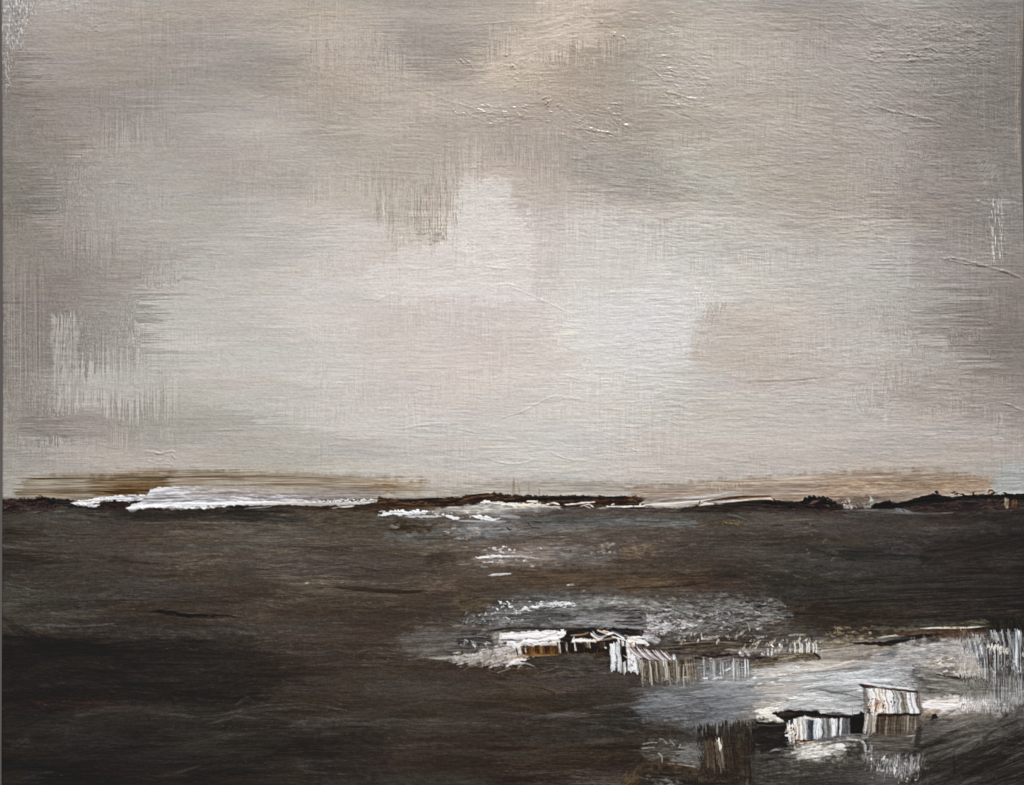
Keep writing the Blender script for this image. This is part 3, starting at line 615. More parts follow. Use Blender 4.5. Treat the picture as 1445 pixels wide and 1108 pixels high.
GL((970,100,1060,150), 18, 0, h=(.3,.8)); GL((1240,60,1390,90), 24, 10, h=(.5,1)); GL((2,0,60,90), 90, 70, l=(2,6), h=(.3,.8)); GL((60,0,150,18), 26, 10, l=(2,6), h=(.3,.8)); GL((110,25,160,55), 16, 20, h=(.3,.8))
GL((1375,280,1415,370), 26, 60, l=(2,6), h=(.4,.9)); GL((200,630,250,656), 8, 0, h=(.4,.9)); GL((600,225,720,260), 18, 10, h=(.3,.8))
for k in range(150):
    rr = np.random.RandomState(1000 + k)
    x = rr.uniform(20, 1420); y = rr.uniform(5, 680); l_ = rr.uniform(12, 60) * (0.7 if x < 600 else 1)
    t = math.radians(rr.normal(-2, 9)); bb = rr.uniform(-3, 3)
    W([(x, y), (x + l_ / 2 * math.cos(t), y - l_ / 2 * math.sin(t) + bb), (x + l_ * math.cos(t), y - l_ * math.sin(t))], rr.uniform(.9, 1.4), rr.uniform(.15, .5))
# ---------------------------------------------------------------- brown glaze above the horizon
P([(26,678),(60,670),(140,665),(230,662),(360,664),(480,672),(560,680),(560,694),(430,690),(330,688),(240,690),(160,700),(60,712),(24,708)],
  [(76,58,44),(108,90,70),(134,118,100),(156,142,124),(122,104,86)], a=.68, ln=140, th=1.35, soft=6, rough=2, fray=8, h=.3, dry=.08, ds=.2, part=2, rgh=.4)
P([(130,676),(180,668),(240,668),(236,690),(200,700),(130,703)], [(56,38,26),(92,70,44),(116,94,64),(80,60,42)], a=.6, ln=110, th=1.4, soft=8, rough=3, fray=8, h=.15, dry=.12)
P([(165,686),(213,684),(206,698),(190,701),(150,702)], [(66,46,32),(104,78,54)], a=.6, ln=90, th=1.5, soft=6, rough=3, fray=10, dry=.1)
P([(330,668),(560,672),(620,684),(540,696),(420,694)], [(150,136,118),(176,166,150),(128,112,96)], a=.55, ln=110, th=1.6, soft=6, rough=4, fray=20, h=.15)
P([(520,680),(600,680),(590,695),(530,696)], [(150,128,104),(172,154,130)], a=.6, ln=25, th=1.7, soft=5, rough=4, h=.1)
P([(420,688),(540,690),(540,702),(420,702)], [(128,118,112),(150,142,138)], a=.6, ln=50, th=1.6, soft=5, rough=3)
P([(560,686),(720,678),(900,680),(900,700),(720,702),(560,698)], [(128,120,104),(150,144,132),(165,160,150)], a=.45, ln=70, th=1.6, soft=6, rough=4, fray=20)
P([(880,688),(1000,678),(1100,672),(1160,668),(1240,662),(1330,665),(1398,674),(1396,704),(1300,702),(1210,712),(1130,712),(1010,706),(900,704)],
  [(128,108,92),(148,128,110),(162,143,125),(176,160,144)], a=.6, ang=1, ln=60, th=1.6, soft=6, rough=4, fray=12, h=.3, part=3)
P([(1150,680),(1400,672),(1398,690),(1160,700)], [(134,110,90),(160,134,110),(186,166,142)], a=.4, ln=16, th=1.5, soft=5, rough=4, h=.25)
P([(1330,676),(1390,682),(1385,696),(1300,694)], [(148,124,104),(166,146,126)], a=.4, ln=30, th=1.5, soft=5, rough=4, h=.15)
P([(1185,702),(1240,700),(1300,702),(1250,714),(1190,716)], [(112,100,92),(134,122,112)], a=.7, ln=24, th=1.5, soft=2.5, rough=2)
P([(995,684),(1048,683),(1048,694),(995,694)], [(150,134,118),(178,168,156)], a=.5, ang=90, ln=14, th=1.3, soft=3, rough=2, dry=.3)
# little reddish uprights on the horizon
V(7, 724, 734, [(724,678),(734,682)], [(724,704),(734,704)], (1.2,3), [(138,118,98),(150,130,112)], a=(.15,.35), lean=(-.1,.15), h=.02, jt=6, jb=3)
V(3, 742, 748, [(742,682),(748,682)], [(742,702),(748,702)], (1,2), [(138,118,100)], a=(.15,.3), lean=(-.05,.1), h=.02, jt=4, jb=2)
V(2, 760, 764, [(760,688),(764,688)], [(760,702),(764,702)], (1,2), [(130,112,96)], a=(.2,.35), lean=(-.05,.1), h=.02, jt=3, jb=2)

# ---------------------------------------------------------------- the land's upper edge
horiz = [(2,706),(12,708),(40,706),(60,702),(90,704),(120,708),(170,712),(200,716),(300,718),(350,714),(400,717),(470,716),(530,712),(560,708),(620,706),(690,702),(740,700),(800,700),(905,703),(912,712),(960,716),(1000,714),(1050,706),(1080,703),(1098,706),(1130,708),(1136,703),(1146,701),(1158,702),(1163,704),(1176,709),(1188,712),(1196,716),(1228,717),(1235,710),(1255,706),(1262,710),(1285,706),(1310,698),(1318,697),(1345,701),(1372,698),(1446,697)]
P(horiz + [(1446,722),(1200,724),(1000,724),(700,722),(500,724),(2,724)], [(40,34,32),(54,48,44),(64,58,54)], a=1, ln=45, th=1.6, soft=.9, rough=1.0, rs=4, h=.12, part=1)
# dark reddish ridge left
P([(3,707),(14,705),(45,704),(62,702),(78,706),(82,712),(78,722),(55,722),(30,722),(3,724)], [(34,22,22),(52,38,38),(70,56,54),(42,28,28)], a=.9, ang=10, ln=14, th=2, soft=1.5, rough=3, rs=5, h=.35, part=4)
P([(100,710),(136,712),(150,706),(172,706),(182,714),(176,724),(150,722),(118,718)], [(38,28,26),(58,44,40),(50,38,36)], a=.9, ln=14, th=2, soft=1.5, rough=2.5, rs=5, h=.3, part=4)
P([(176,712),(200,710),(260,716),(330,714),(310,722),(260,727),(200,724),(178,722)], [(48,40,36),(66,58,50),(84,74,62)], a=.85, ln=30, th=1.8, soft=1.5, rough=2)
P([(230,720),(325,716),(320,722),(240,728)], [(88,76,64),(64,52,46)], a=.7, ln=16, th=1.6, soft=1.2, rough=2)
P([(150,724),(330,722),(440,730),(430,740),(330,738),(180,739)], [(40,38,36),(52,50,46)], a=.85, ln=60, th=1.8, soft=2.5, rough=3)
# white bank of paint on the horizon, left
P([(99,710),(112,706),(128,704),(150,701),(180,699),(206,699),(204,706),(182,708),(160,706),(142,709),(126,712),(118,714),(106,712)],
  [(150,150,158),(206,204,204),(222,220,218)], a=.95, ang=3, ln=18, th=1.5, soft=.9, rough=1.2, rs=4, h=.5, part=5, rgh=.35)
S([(104,711),(118,712),(132,714),(140,713)], 3.2, [(150,152,164),(220,220,222),(190,186,176)], a=.9, ln=8, rag=1, h=.6)
P([(178,717),(186,712),(200,707),(207,699),(214,691),(222,688),(262,686),(300,690),(360,697),(420,703),(450,707),(470,708),(380,712),(340,712),(318,715),(300,717),(286,718),(262,719),(246,720),(232,717),(222,715),(205,717),(192,719)],
  [(158,154,156),(186,184,188),(206,204,208),(196,194,198)], a=.96, ang=2, ln=60, th=1.7, soft=.9, rough=1.0, rs=5, h=.3, part=5, rgh=.4)
P([(250,689),(330,690),(420,696),(490,701),(420,704),(340,703),(270,700)], [(140,130,126),(160,152,148),(180,175,174)], a=.8, ang=-2, ln=40, th=1.6, soft=4, rough=3, fray=10)
P([(300,704),(340,699),(390,702),(470,705),(430,710),(330,708)], [(110,104,104),(176,172,174),(200,198,202)], a=.6, ang=-6, ln=20, th=1.4, soft=3, rough=3, fray=8)
S([(178,717),(230,713),(300,711),(350,710),(400,710)], [5,6,6,5,3], [(214,216,222),(240,241,244),(226,228,232)], a=.97, ln=24, th=1.4, soft=.8, rag=.8, h=.7, rgh=.3, part=5)
for x, y, r in [(190,720,4.5),(204,717,3),(222,716,3),(233,717,3.5),(246,718,3.2),(254,717,3),(264,717,2.8),(273,717,2.6),(289,717,2.8),(302,716,2.4),(318,715,2.4),(331,713,2)]:
    S([(x-r*2.2,y-2),(x-r*.6,y+.4),(x+r*1.2,y-2.2)], r*1.1, [(232,234,238),(244,245,247)], a=.97, fray=1, rag=.8, h=.7, part=5, taper=(.3,.5))
S([(340,712),(400,710),(450,711),(500,710),(533,708)], [5,5,6,5,5,3], [(196,192,184),(222,220,216),(206,202,196)], a=.8, ln=30, th=1.3, soft=1.0, rag=1.0, h=.4, part=5)
S([(440,709),(470,707),(500,706),(536,706)], [2,4,5,4], [(130,124,126),(214,212,212),(226,226,226)], a=.85, ln=4, th=1.2, dry=.35, rag=1.6, h=.5)
S([(466,718),(480,716),(500,714)], [1.5,3,2], (206,202,200), a=.9, h=.4)
S([(343,719),(352,717),(372,716),(386,714)], [1,2,1], (150,148,148), a=.8, h=.3)
S([(380,704),(440,702),(520,704)], 2, (120,116,124), a=.4, dry=.3)
# dark umber line from the middle
P([(440,716),(500,718),(550,712),(548,722),(500,726),(440,722)], [(44,30,22),(60,44,34)], a=.8, ln=30, th=1.6, soft=2, rough=2)
P([(536,702),(570,706),(620,704),(660,700),(700,696),(740,700),(905,701),(912,704),(896,708),(860,712),(800,716),(740,712),(690,708),(640,713),(610,720),(540,720),(530,710)],
  [(48,32,22),(66,48,34),(92,72,52),(52,34,24)], a=.9, ang=4, ln=32, th=1.8, soft=1.8, rough=2, rs=5, h=.25, part=6)
S([(556,706),(600,705),(640,703),(662,700),(690,697),(706,700)], [3,4,3,2], (40,24,18), a=.8, dry=.2)
S([(600,708),(630,709),(655,703)], 3, (38,24,18), a=.75)
S([(690,706),(720,708),(760,704),(900,702)], [3,5,5,3], [(34,18,14),(52,32,24)], a=.85, ln=14, rag=1)
S([(770,711),(800,714),(830,710),(890,708)], [5,6,4,3], [(40,22,16),(74,48,34)], a=.85, ln=8, rag=1.2)
# pale water under it
P([(590,724),(620,718),(660,712),(684,708),(720,710),(760,710),(790,714),(800,718),(770,722),(722,722),(690,728),(640,724)], [(140,134,128),(176,172,164),(204,202,196),(188,184,178)], a=.9, ang=3, ln=30, th=1.7, soft=2, rough=2, fray=8, h=.2, part=7)
P([(690,714),(780,714),(770,726),(720,730),(690,730)], [(128,126,126),(170,168,166),(150,148,146)], a=.65, ln=30, th=1.8, soft=4, rough=3)
S([(676,710),(690,709),(720,712),(745,711),(760,709)], [3,4,3,4,2], [(226,206,186),(240,234,226)], a=.9, rag=1.4, h=.7, ln=8, part=7)
S([(722,712),(745,715),(770,714),(792,719)], [2,3,3,2], [(232,226,216),(206,196,184)], a=.85, rag=1.2, h=.5, ln=8)
for q in [[(796,712),(812,711),(830,709),(842,708)],[(818,715),(830,712),(838,716)],[(824,713),(834,718)],[(770,712),(782,710),(790,713)],[(842,718),(862,716),(886,715),(912,714)],[(862,713),(868,711)],[(902,715),(905,710),(916,709)],[(742,708),(760,707)],[(720,713),(730,717)],[(855,715),(868,715)]]:
    S(q, 2.0, [(236,214,194),(242,238,228)], a=.92, rag=.6, h=.7, fray=1, ln=6)
P([(905,706),(940,704),(1000,700),(1040,704),(1010,714),(960,718),(905,716)], [(140,132,128),(168,162,156),(184,178,172)], a=.85, ang=3, ln=50, th=1.6, soft=2.5, rough=2, fray=8, h=.2, part=23)
S([(912,712),(950,711),(985,708),(1012,704)], [2,4,4,2], [(196,190,180),(222,218,208)], a=.8, ln=30, h=.3)
S([(960,703),(1000,700),(1025,696),(1035,694)], [2,3,3,1.5], (192,190,188), a=.8, h=.3)
P([(1018,698),(1032,693),(1046,697),(1040,700),(1020,700)], (186,182,178), a=.85, soft=1, rough=1, h=.2)
S([(990,708),(1040,702),(1090,700)], [2,4,3], [(74,56,42),(110,90,70)], a=.85, ln=40)
S([(1018,709),(1060,705),(1085,704),(1092,707)], [2,2,2,3], [(196,180,156),(214,206,196)], a=.85, h=.4)
S([(988,713),(1000,711),(1010,712)], [1.5,2.5,1.5], (224,218,212), a=.95, h=.5)
S([(990,710),(1000,709)], [2,2], (210,204,196), a=.8, h=.3)
S([(986,712),(988,706)], 1.6, (50,34,28), a=.8)
P([(950,718),(1000,712),(1060,708),(1100,706),(1100,714),(1040,720),(960,722)], [(42,34,30),(58,50,46)], a=.9, ln=40, th=1.6, soft=2, rough=1.5)

# ---------------------------------------------------------------- ridge on the right
P([(1075,707),(1100,706),(1110,709),(1128,708),(1136,704),(1142,702),(1150,701),(1156,703),(1158,706),(1162,702),(1170,706),(1176,709),(1184,712),(1192,717),(1188,719),(1160,719),(1120,717),(1075,716)],
  [(22,14,14),(40,30,28),(54,42,38)], a=.97, ang=-6, ln=12, th=2, soft=.9, rough=1.4, rs=4, h=.5, part=8, rgh=.45)
P([(1146,706),(1156,705),(1150,710),(1142,711)], (96,84,78), a=.8, soft=1, rough=1)
for x, yy, r in [(1137,704,3),(1143,702,2.6),(1149,701.5,3),(1156,703,2),(1162,703,3.4),(1168,705,3),(1172,707,3.4),(1178,709.5,2.6),(1184,713,2.4)]:
    S([(x-r,yy+1),(x-.3*r,yy-r*.6),(x+r*.8,yy+.4)], 2.6, (26,18,17), a=.85, fray=0, h=.7, rag=.7)
D(12, (1160,708,1186,716), (.7,1.3), [(92,82,76),(70,60,56)], a=(.4,.8), elong=(1,3), ang=20, spread=40, h=.3)
P([(1190,712),(1232,710),(1228,718),(1190,718)], [(104,96,90),(146,138,130),(84,76,72)], a=.8, ang=2, ln=9, th=1.8, soft=1.5, rough=2.5, h=.3)
D(12, (1188,706,1204,717), (.8,1.6), [(178,170,162),(200,196,188)], a=(.5,.9), elong=(1,2), spread=80, h=.4)
P([(1227,699),(1230,702),(1234,708),(1226,709),(1228,704)], (182,182,174), a=.9, soft=.8, rough=.6)
P([(1226,707),(1240,706),(1236,712),(1222,712)], (140,146,138), a=.7, soft=1.5, rough=1.5)
P([(1228,718),(1232,712),(1246,708),(1256,706),(1258,711),(1280,707),(1300,701),(1316,696),(1322,698),(1340,702),(1360,700),(1374,697),(1376,700),(1400,698),(1446,697),(1446,705),(1400,704),(1350,706),(1300,712),(1270,718)],
  [(20,13,14),(36,26,26),(30,20,22)], a=.97, ang=6, ln=20, th=1.6, soft=.8, rough=1.0, rs=4, h=.4, part=8, rgh=.45)
P([(1275,716),(1300,710),(1350,705),(1440,702),(1440,722),(1360,726),(1275,722)], [(46,38,38),(62,52,50),(40,32,32)], a=.8, ang=2, ln=22, th=1.8, soft=3, rough=3)
for x, y in [(1321,696),(1322,694),(1348,696),(1358,697),(1373,695),(1391,698),(1396,697),(1407,697),(1416,697)]:
    D(1, (x-1,y-1,x+1,y+1), (1,1.8), [(44,28,26)], a=(.8,1), h=.3)
P([(1396,690),(1400,691),(1405,696),(1402,698),(1394,698),(1393,695)], (84,58,46), a=.9, soft=.8, rough=1, h=.3)
D(3, (1396,694,1399,697), (.8,1.2), [(190,160,140)], h=.3)
D(34, (1386,702,1420,718), (.7,1.6), [(34,24,24),(84,74,68),(60,50,46)], a=(.4,.8), elong=(1,4), ang=20, spread=50, h=.3)
P([(1416,703),(1424,704),(1423,716),(1420,718),(1417,712)], [(150,140,122),(110,100,86)], a=.85, ang=90, ln=6, th=1.4, soft=1, rough=1.4, h=.2)
P([(1424,705),(1436,705),(1434,717),(1424,716)], [(58,36,28),(104,76,62)], a=.8, ang=88, ln=9, th=1.6, soft=1.5, rough=1.5)
P([(1120,716),(1180,716),(1200,722),(1180,728),(1125,724)], [(40,30,30),(56,46,44)], a=.7, ln=22, th=1.6, soft=3, rough=3)
S([(1175,721),(1230,720),(1270,723),(1300,725),(1348,724)], [1.5,3,5,3,1.5], [(84,82,82),(112,112,114)], a=.75, ln=30, fray=6, h=.15)
S([(1262,718),(1275,721),(1290,726)], [3,6,3], [(100,106,112),(130,136,142)], a=.65, ln=8, fray=3)
S([(1272,718),(1277,723)], 1.6, (40,36,38), a=.8)
S([(1150,740),(1180,732),(1230,726),(1280,730)], [6,8,5,3], [(84,86,84),(66,66,66)], a=.45, dry=.3, ln=30)

# ---------------------------------------------------------------- upper land: left third
P([(30,728),(90,722),(150,726),(190,736),(160,752),(100,760),(60,742)], [(56,54,50),(82,80,74),(92,88,82),(66,64,58)], a=.65, ang=-8, ln=30, th=2, soft=8, rough=7)
S([(60,738),(100,744),(150,742),(230,736)], [4,6,4,3], [(88,88,80),(68,66,60)], a=.5, dry=.35, ln=30, fray=8)
S([(100,733),(160,738),(220,738),(300,737)], [2,3,2], (34,32,30), a=.6, ln=50)
P([(2,742),(40,745),(72,757),(60,780),(2,786)], [(34,28,24),(46,40,34)], a=.7, ang=-12, ln=24, th=2, soft=8, rough=7)
P([(180,738),(300,737),(360,738),(420,744),(438,758),(430,768),(340,770),(200,762)], [(72,66,60),(86,78,70),(78,72,66)], a=.8, ang=-1, ln=60, th=2, soft=4, rough=4, fray=5)
P([(330,738),(400,742),(432,752),(440,766),(380,766),(330,760)], [(78,74,68),(88,84,78)], a=.5, ang=-5, ln=60, th=1.8, soft=2.5, rough=3)
S([(180,738),(260,738),(350,738),(420,745)], [1.5,2,2,1.5], (112,106,96), a=.55, dry=.3, ln=30)
S([(90,766),(130,758),(180,752)], [3,6,3], [(34,26,26),(50,40,38)], a=.6, ln=30)
S([(80,754),(110,752),(140,748)], [2,7,4], [(84,78,70),(70,64,58)], a=.5, dry=.3)
S([(240,768),(330,769),(430,774)], [2,4,3], (52,52,52), a=.5, dry=.3, ln=60)
S([(350,772),(400,776),(410,780),(370,784)], [6,9,5], [(92,80,70),(80,72,64)], a=.55, dry=.2, ln=40, fray=6)
S([(396,775),(406,780),(412,783)], [1,3,1.5], (34,28,26), a=.6)
P([(2,785),(60,780),(90,800),(60,812),(2,806)], [(38,32,30),(54,48,46)], a=.5, ang=-10, ln=30, th=2, soft=8, rough=8)
P([(2,812),(100,815),(160,830),(150,850),(60,860),(2,870)], [(54,52,48),(72,70,64),(62,58,54)], a=.55, ang=-6, ln=40, th=2, soft=10, rough=9)
S([(8,878),(50,882),(110,884),(168,880)], [3,5,4,2], [(74,72,70),(92,90,88),(70,68,66)], a=.7, ln=30, rag=.8, h=.2)
S([(44,883),(56,885),(100,886),(130,885)], [2,2.5,1.5], (104,102,100), a=.6, rag=.8, h=.2)
D(40, (55,868,150,884), (1,2.4), [(40,36,34),(34,30,28),(88,86,82)], a=(.3,.7), elong=(2,7), spread=14, h=.1)
P([(40,845),(70,838),(80,862),(50,866)], (40,36,32), a=.55, ang=-30, ln=14, th=3, soft=6, rough=5)
S([(214,864),(222,862),(236,864),(248,865),(260,868),(300,868),(335,870)], [4,6,5,4,3,2], [(24,19,15),(36,26,22)], a=.9, rag=1.2, h=.45, ln=16, part=9)
S([(250,870),(300,868),(360,874),(430,882),(490,886)], [4,8,8,4], [(76,64,56),(90,78,68),(64,56,50)], a=.45, dry=.3, ln=60, fray=12)
S([(320,865),(380,872),(440,882)], [3,5,4], [(92,82,72),(70,62,56)], a=.5, dry=.35, ln=40)
S([(380,818),(420,822),(450,830),(500,838),(560,836)], [6,10,8,6], [(92,82,72),(104,94,82),(74,66,58)], a=.5, dry=.3, ln=30, fray=12)
P([(395,815),(440,808),(448,824),(420,834),(398,830)], [(92,82,74),(120,108,96)], a=.55, ang=30, ln=12, th=2, dry=.25, soft=5, rough=4, h=.2)
for q in [[(398,818),(406,824),(404,830)],[(410,814),(418,822),(412,828)],[(424,812),(434,816),(440,812)],[(432,822),(444,818)]]:
    S(q, 1.5, (150,136,122), a=.6, fray=0, h=.3)
S([(430,824),(436,822)], 2, (196,186,174), a=.9, h=.3)
S([(470,828),(540,834),(575,836),(600,832)], [5,6,4], [(38,30,25),(52,42,36)], a=.75, ln=30)
S([(560,833),(590,834),(606,830)], [3,4,2], (28,22,20), a=.7)
P([(595,824),(640,818),(645,832),(600,834)], [(120,104,88),(96,82,70)], a=.6, ln=20, th=1.7, soft=4, rough=4, h=.15)
D(70, (150,745,700,830), (.8,2), [(96,86,76),(104,94,84),(44,38,34),(50,44,40)], a=(.2,.5), elong=(3,12), spread=8, h=.08)
D(110, (10,890,600,1100), (.7,1.8), [(76,72,68),(64,60,58),(18,16,15),(22,20,19),(84,78,72)], a=(.2,.5), elong=(2,10), spread=14, h=.08)
D(26, (10,750,700,1100), (.8,1.4), [(120,114,106),(140,134,126)], a=(.4,.8), elong=(1,2.2), spread=60, h=.3)
# broad soft strokes across the moor
AS((0, 725, 1446, 880), 260, (60, 220), (8, 26), 7.5, (0, 5), (.3, .65), dry=.3, hue=6, ln=60, th=2.0, soft=5)
AS((0, 860, 940, 1108), 260, (60, 220), (8, 30), 7.0, (2, 6), (.3, .65), dry=.32, hue=5, ln=60, th=2.0, soft=6)
SM((2, 724, 1447, 1118), 40, 60, 1.7)
SM((2, 724, 1447, 1118), 14, 18, 1.4)
AS((0, 725, 1446, 880), 240, (30, 130), (3, 12), 10.0, (0, 7), (.3, .65), dry=.42, ds=.2, hue=6, ln=34, th=1.5, soft=2.5)
AS((0, 870, 940, 1108), 240, (30, 130), (3, 14), 9.0, (3, 8), (.3, .6), dry=.45, ds=.2, hue=5, ln=34, th=1.5, soft=2.5, bias=2)
AS((0, 725, 1446, 1108), 300, (20, 80), (2, 8), 9.0, (0, 8), (.25, .6), dry=.42, hue=5, ln=26, th=1.4, soft=1.6)
AS((640, 735, 860, 800), 110, (14, 90), (1.5, 7), 20.0, (2, 5), (.3, .8), dry=.45, ds=.2, hue=3, ln=16, th=1.2, soft=1, h=.2, bias=26)
AS((400, 730, 1000, 830), 90, (20, 90), (2, 7), 14.0, (0, 5), (.25, .6), dry=.42, hue=7, ln=24, th=1.4, soft=1.6, bias=5)
S([(214,864),(222,862),(236,864),(248,865),(260,868),(300,868),(335,870)], [4,6,5,4,3,2], [(20,16,13),(34,26,22)], a=.92, rag=1.2, h=.45, ln=16, part=9)
S([(8,880),(50,882),(110,884),(168,880)], [2,3.5,3,1.5], [(74,72,70),(92,90,88),(70,68,66)], a=.6, ln=30, rag=.8, h=.2)
S([(180,738),(260,738),(350,738),(420,745)], [1.5,2,2,1.5], (108,102,92), a=.5, dry=.3, ln=30)
P([(330,740),(400,743),(430,752),(438,765),(380,766),(330,762)], [(78,74,68),(90,86,80)], a=.4, ang=-5, ln=60, th=1.8, soft=2.5, rough=3)
S([(470,828),(540,834),(575,836),(600,832)], [5,6,4], [(36,28,24),(50,40,34)], a=.6, ln=30)
P([(595,824),(640,818),(645,832),(600,834)], [(112,98,84),(92,80,70)], a=.5, ln=20, th=1.7, soft=4, rough=4, h=.15)
S([(430,824),(436,822)], 2, (180,170,160), a=.85, h=.3)
S([(350,772),(400,776),(410,780),(370,784)], [4,6,3], [(96,86,76),(80,72,64)], a=.5, dry=.2, ln=40, fray=6)
# ---------------------------------------------------------------- middle strip below the horizon: foam lines
P([(420,722),(540,720),(600,726),(600,745),(500,752),(440,744)], [(58,52,44),(84,76,64),(66,60,52)], a=.55, ang=2, ln=24, th=1.8, soft=6, rough=6)
P([(520,735),(560,726),(640,735),(700,745),(740,750),(700,765),(600,770),(540,762)], [(66,64,60),(92,92,90),(112,112,112)], a=.6, ln=34, th=2, soft=8, rough=7, dry=.2)
P([(560,738),(620,740),(600,752),(550,750)], [(42,32,24),(60,48,38)], a=.75, ln=18, th=1.7, soft=4, rough=4)
P([(640,742),(700,732),(720,740),(740,748),(700,758),(640,758)], [(100,102,104),(130,132,136),(150,150,152)], a=.6, ang=2, ln=26, th=1.8, soft=5, rough=5, h=.15)
S([(534,727),(560,724),(590,724),(606,722)], [2,7,6,4], [(214,222,234),(240,243,247)], a=.97, rag=1.6, h=.9, ln=14, part=10, rgh=.3)
S([(570,729),(610,729),(625,729)], [2,3.5,2], (196,200,208), a=.85, rag=.8, h=.5, part=10)
S([(628,728),(640,731),(650,731)], [3,5,2.5], (238,240,244), a=.95, rag=1.2, h=.8, part=19)
S([(664,728),(680,731),(696,734),(706,732)], [3,6,5,2], [(236,238,242),(214,218,226)], a=.96, rag=1.6, h=.8, part=19)
S([(646,735),(680,736),(716,736)], [2,3,2], (178,176,184), a=.8, h=.3)
D(22, (536,720,606,723), (.7,1.5), [(232,234,238)], a=(.7,1), elong=(1,1.8), h=.5)
D(22, (606,722,690,732), (.6,1.5), [(222,222,224),(170,166,168)], a=(.6,1), elong=(1,2), h=.4)
S([(704,728),(720,729),(735,731)], [3,5,4], (170,170,178), a=.7, h=.2)
P([(552,738),(566,742),(560,747),(550,745)], (130,132,126), a=.7, ang=20, ln=9, th=1.5, soft=1.5, rough=1.5)
S([(552,738),(562,742),(590,742)], 1.4, (34,28,24), a=.8); S([(548,748),(562,747),(570,742)], 1.4, (36,30,26), a=.7)
D(16, (630,744,680,752), (.8,1.8), [(170,176,184),(140,136,130),(180,160,140)], a=(.4,.8), elong=(1,3), h=.25)
D(10, (642,757,665,761), (.7,1.5), [(150,136,120),(160,156,146)], a=(.4,.8), elong=(1,3), h=.25)
for q in [[(715,744),(718,747),(722,747)],[(744,737),(750,744),(757,745),(763,745)],[(752,735),(760,737),(766,738)],[(770,734),(771,737),(778,736)],[(771,728),(773,731)]]:
    S(q, 1.7, (30,26,28), a=.85, fray=0, h=.35, soft=.6)
P([(700,732),(780,728),(900,730),(985,736),(980,744),(880,744),(760,746)], [(74,78,80),(96,104,108),(112,120,124),(84,84,84)], a=.6, ln=60, th=1.8, soft=5, rough=4, dry=.2)
S([(870,737),(895,738),(930,740),(985,738)], [3,4,6,3], (112,120,122), a=.5, dry=.35, ln=40)
P([(760,718),(880,718),(960,720),(900,728),(780,728)], [(70,64,62),(84,78,76)], a=.6, ln=50, th=1.8, soft=4, rough=3)
P([(600,768),(680,768),(700,776),(620,782),(575,790)], [(96,90,80),(118,110,98),(80,74,66)], a=.5, ang=4, ln=30, th=1.8, soft=6, rough=5, dry=.25)
P([(605,780),(640,780),(640,792),(600,792)], (50,44,40), a=.6, ang=-5, soft=5, rough=4)
P([(690,772),(760,768),(820,772),(800,792),(720,798),(668,792)], [(108,100,98),(140,132,128),(126,118,114)], a=.7, ang=1, ln=40, th=1.8, soft=7, rough=5, dry=.12, h=.15)
S([(672,787),(690,786),(700,785),(722,786)], [2,4,3,2], [(206,210,216),(232,234,236)], a=.9, rag=1, h=.6, part=20)
S([(700,786),(730,785),(760,788)], [2,2.4,1.5], (196,192,192), a=.8, dry=.3, ln=8, h=.3)
D(34, (680,772,764,800), (.7,1.7), [(196,194,196),(220,218,216),(168,158,150)], a=(.5,.95), elong=(1,3), spread=15, h=.35)
D(8, (694,771,730,777), (.8,1.3), [(228,228,230)], a=(.8,1), elong=(1,1.5), h=.4)
S([(690,812),(704,811),(722,809)], [2,3,1.5], [(178,182,184),(200,200,200)], a=.9, h=.3)
S([(677,799),(684,800),(690,800)], 3, (140,136,132), a=.7, h=.2)
P([(780,770),(850,766),(880,775),(860,796),(780,798)], [(84,84,84),(104,104,106),(70,66,62)], a=.5, ang=5, ln=26, th=2, soft=8, rough=6, dry=.2)
P([(872,774),(918,770),(930,778),(900,786),(876,784)], [(120,104,84),(98,86,70),(136,120,98)], a=.6, ln=14, th=1.7, soft=4, rough=4, dry=.2, h=.15)
D(24, (830,766,870,782), (.7,1.6), [(160,146,128),(140,132,122),(176,170,160)], a=(.4,.8), elong=(1,3), h=.2)
D(50, (780,755,940,800), (.7,1.6), [(130,122,112),(48,42,38),(112,112,112)], a=(.25,.6), elong=(1,5), spread=14, h=.12)
P([(1018,734),(1044,733),(1044,741),(1020,741)], [(136,116,84),(92,80,64)], a=.75, ln=8, th=1.6, dry=.35, soft=2, rough=2.5, h=.2)
S([(1026,726),(1038,728),(1050,733),(1058,737)], [2,3,2], (92,94,92), a=.7)
S([(1026,730),(1044,732),(1056,736)], 1.2, (36,34,34), a=.6)
D(120, (940,740,1180,860), (.7,1.8), [(86,82,78),(96,92,88),(40,36,34),(34,30,28)], a=(.2,.5), elong=(2,9), spread=16, h=.08)
D(60, (1180,735,1440,860), (.7,1.8), [(66,62,60),(80,76,74),(28,25,24)], a=(.2,.5), elong=(2,9), spread=14, h=.08)
D(10, (1120,735,1180,800), (.8,1.8), [(110,106,102)], a=(.3,.7), elong=(1,3), spread=40, h=.2)
S([(1290,800),(1370,795),(1400,785),(1446,775)], [2,5,8,14], [(52,48,46),(66,60,58)], a=.55, dry=.2, ln=60)
P([(1300,770),(1446,740),(1446,770),(1380,795),(1300,800)], [(30,26,25),(40,35,34)], a=.6, ang=10, ln=50, th=2.4, soft=10, rough=8)
P([(1080,825),(1446,800),(1446,880),(1300,885),(1150,870)], [(32,28,26),(46,43,42),(56,53,52)], a=.55, ang=3, ln=70, th=2, soft=14, rough=9)
P([(700,806),(800,802),(900,810),(1000,806),(1000,824),(820,836),(740,830)], [(58,44,34),(76,60,46),(96,78,60)], a=.55, ang=2, ln=46, th=2, soft=9, rough=7)
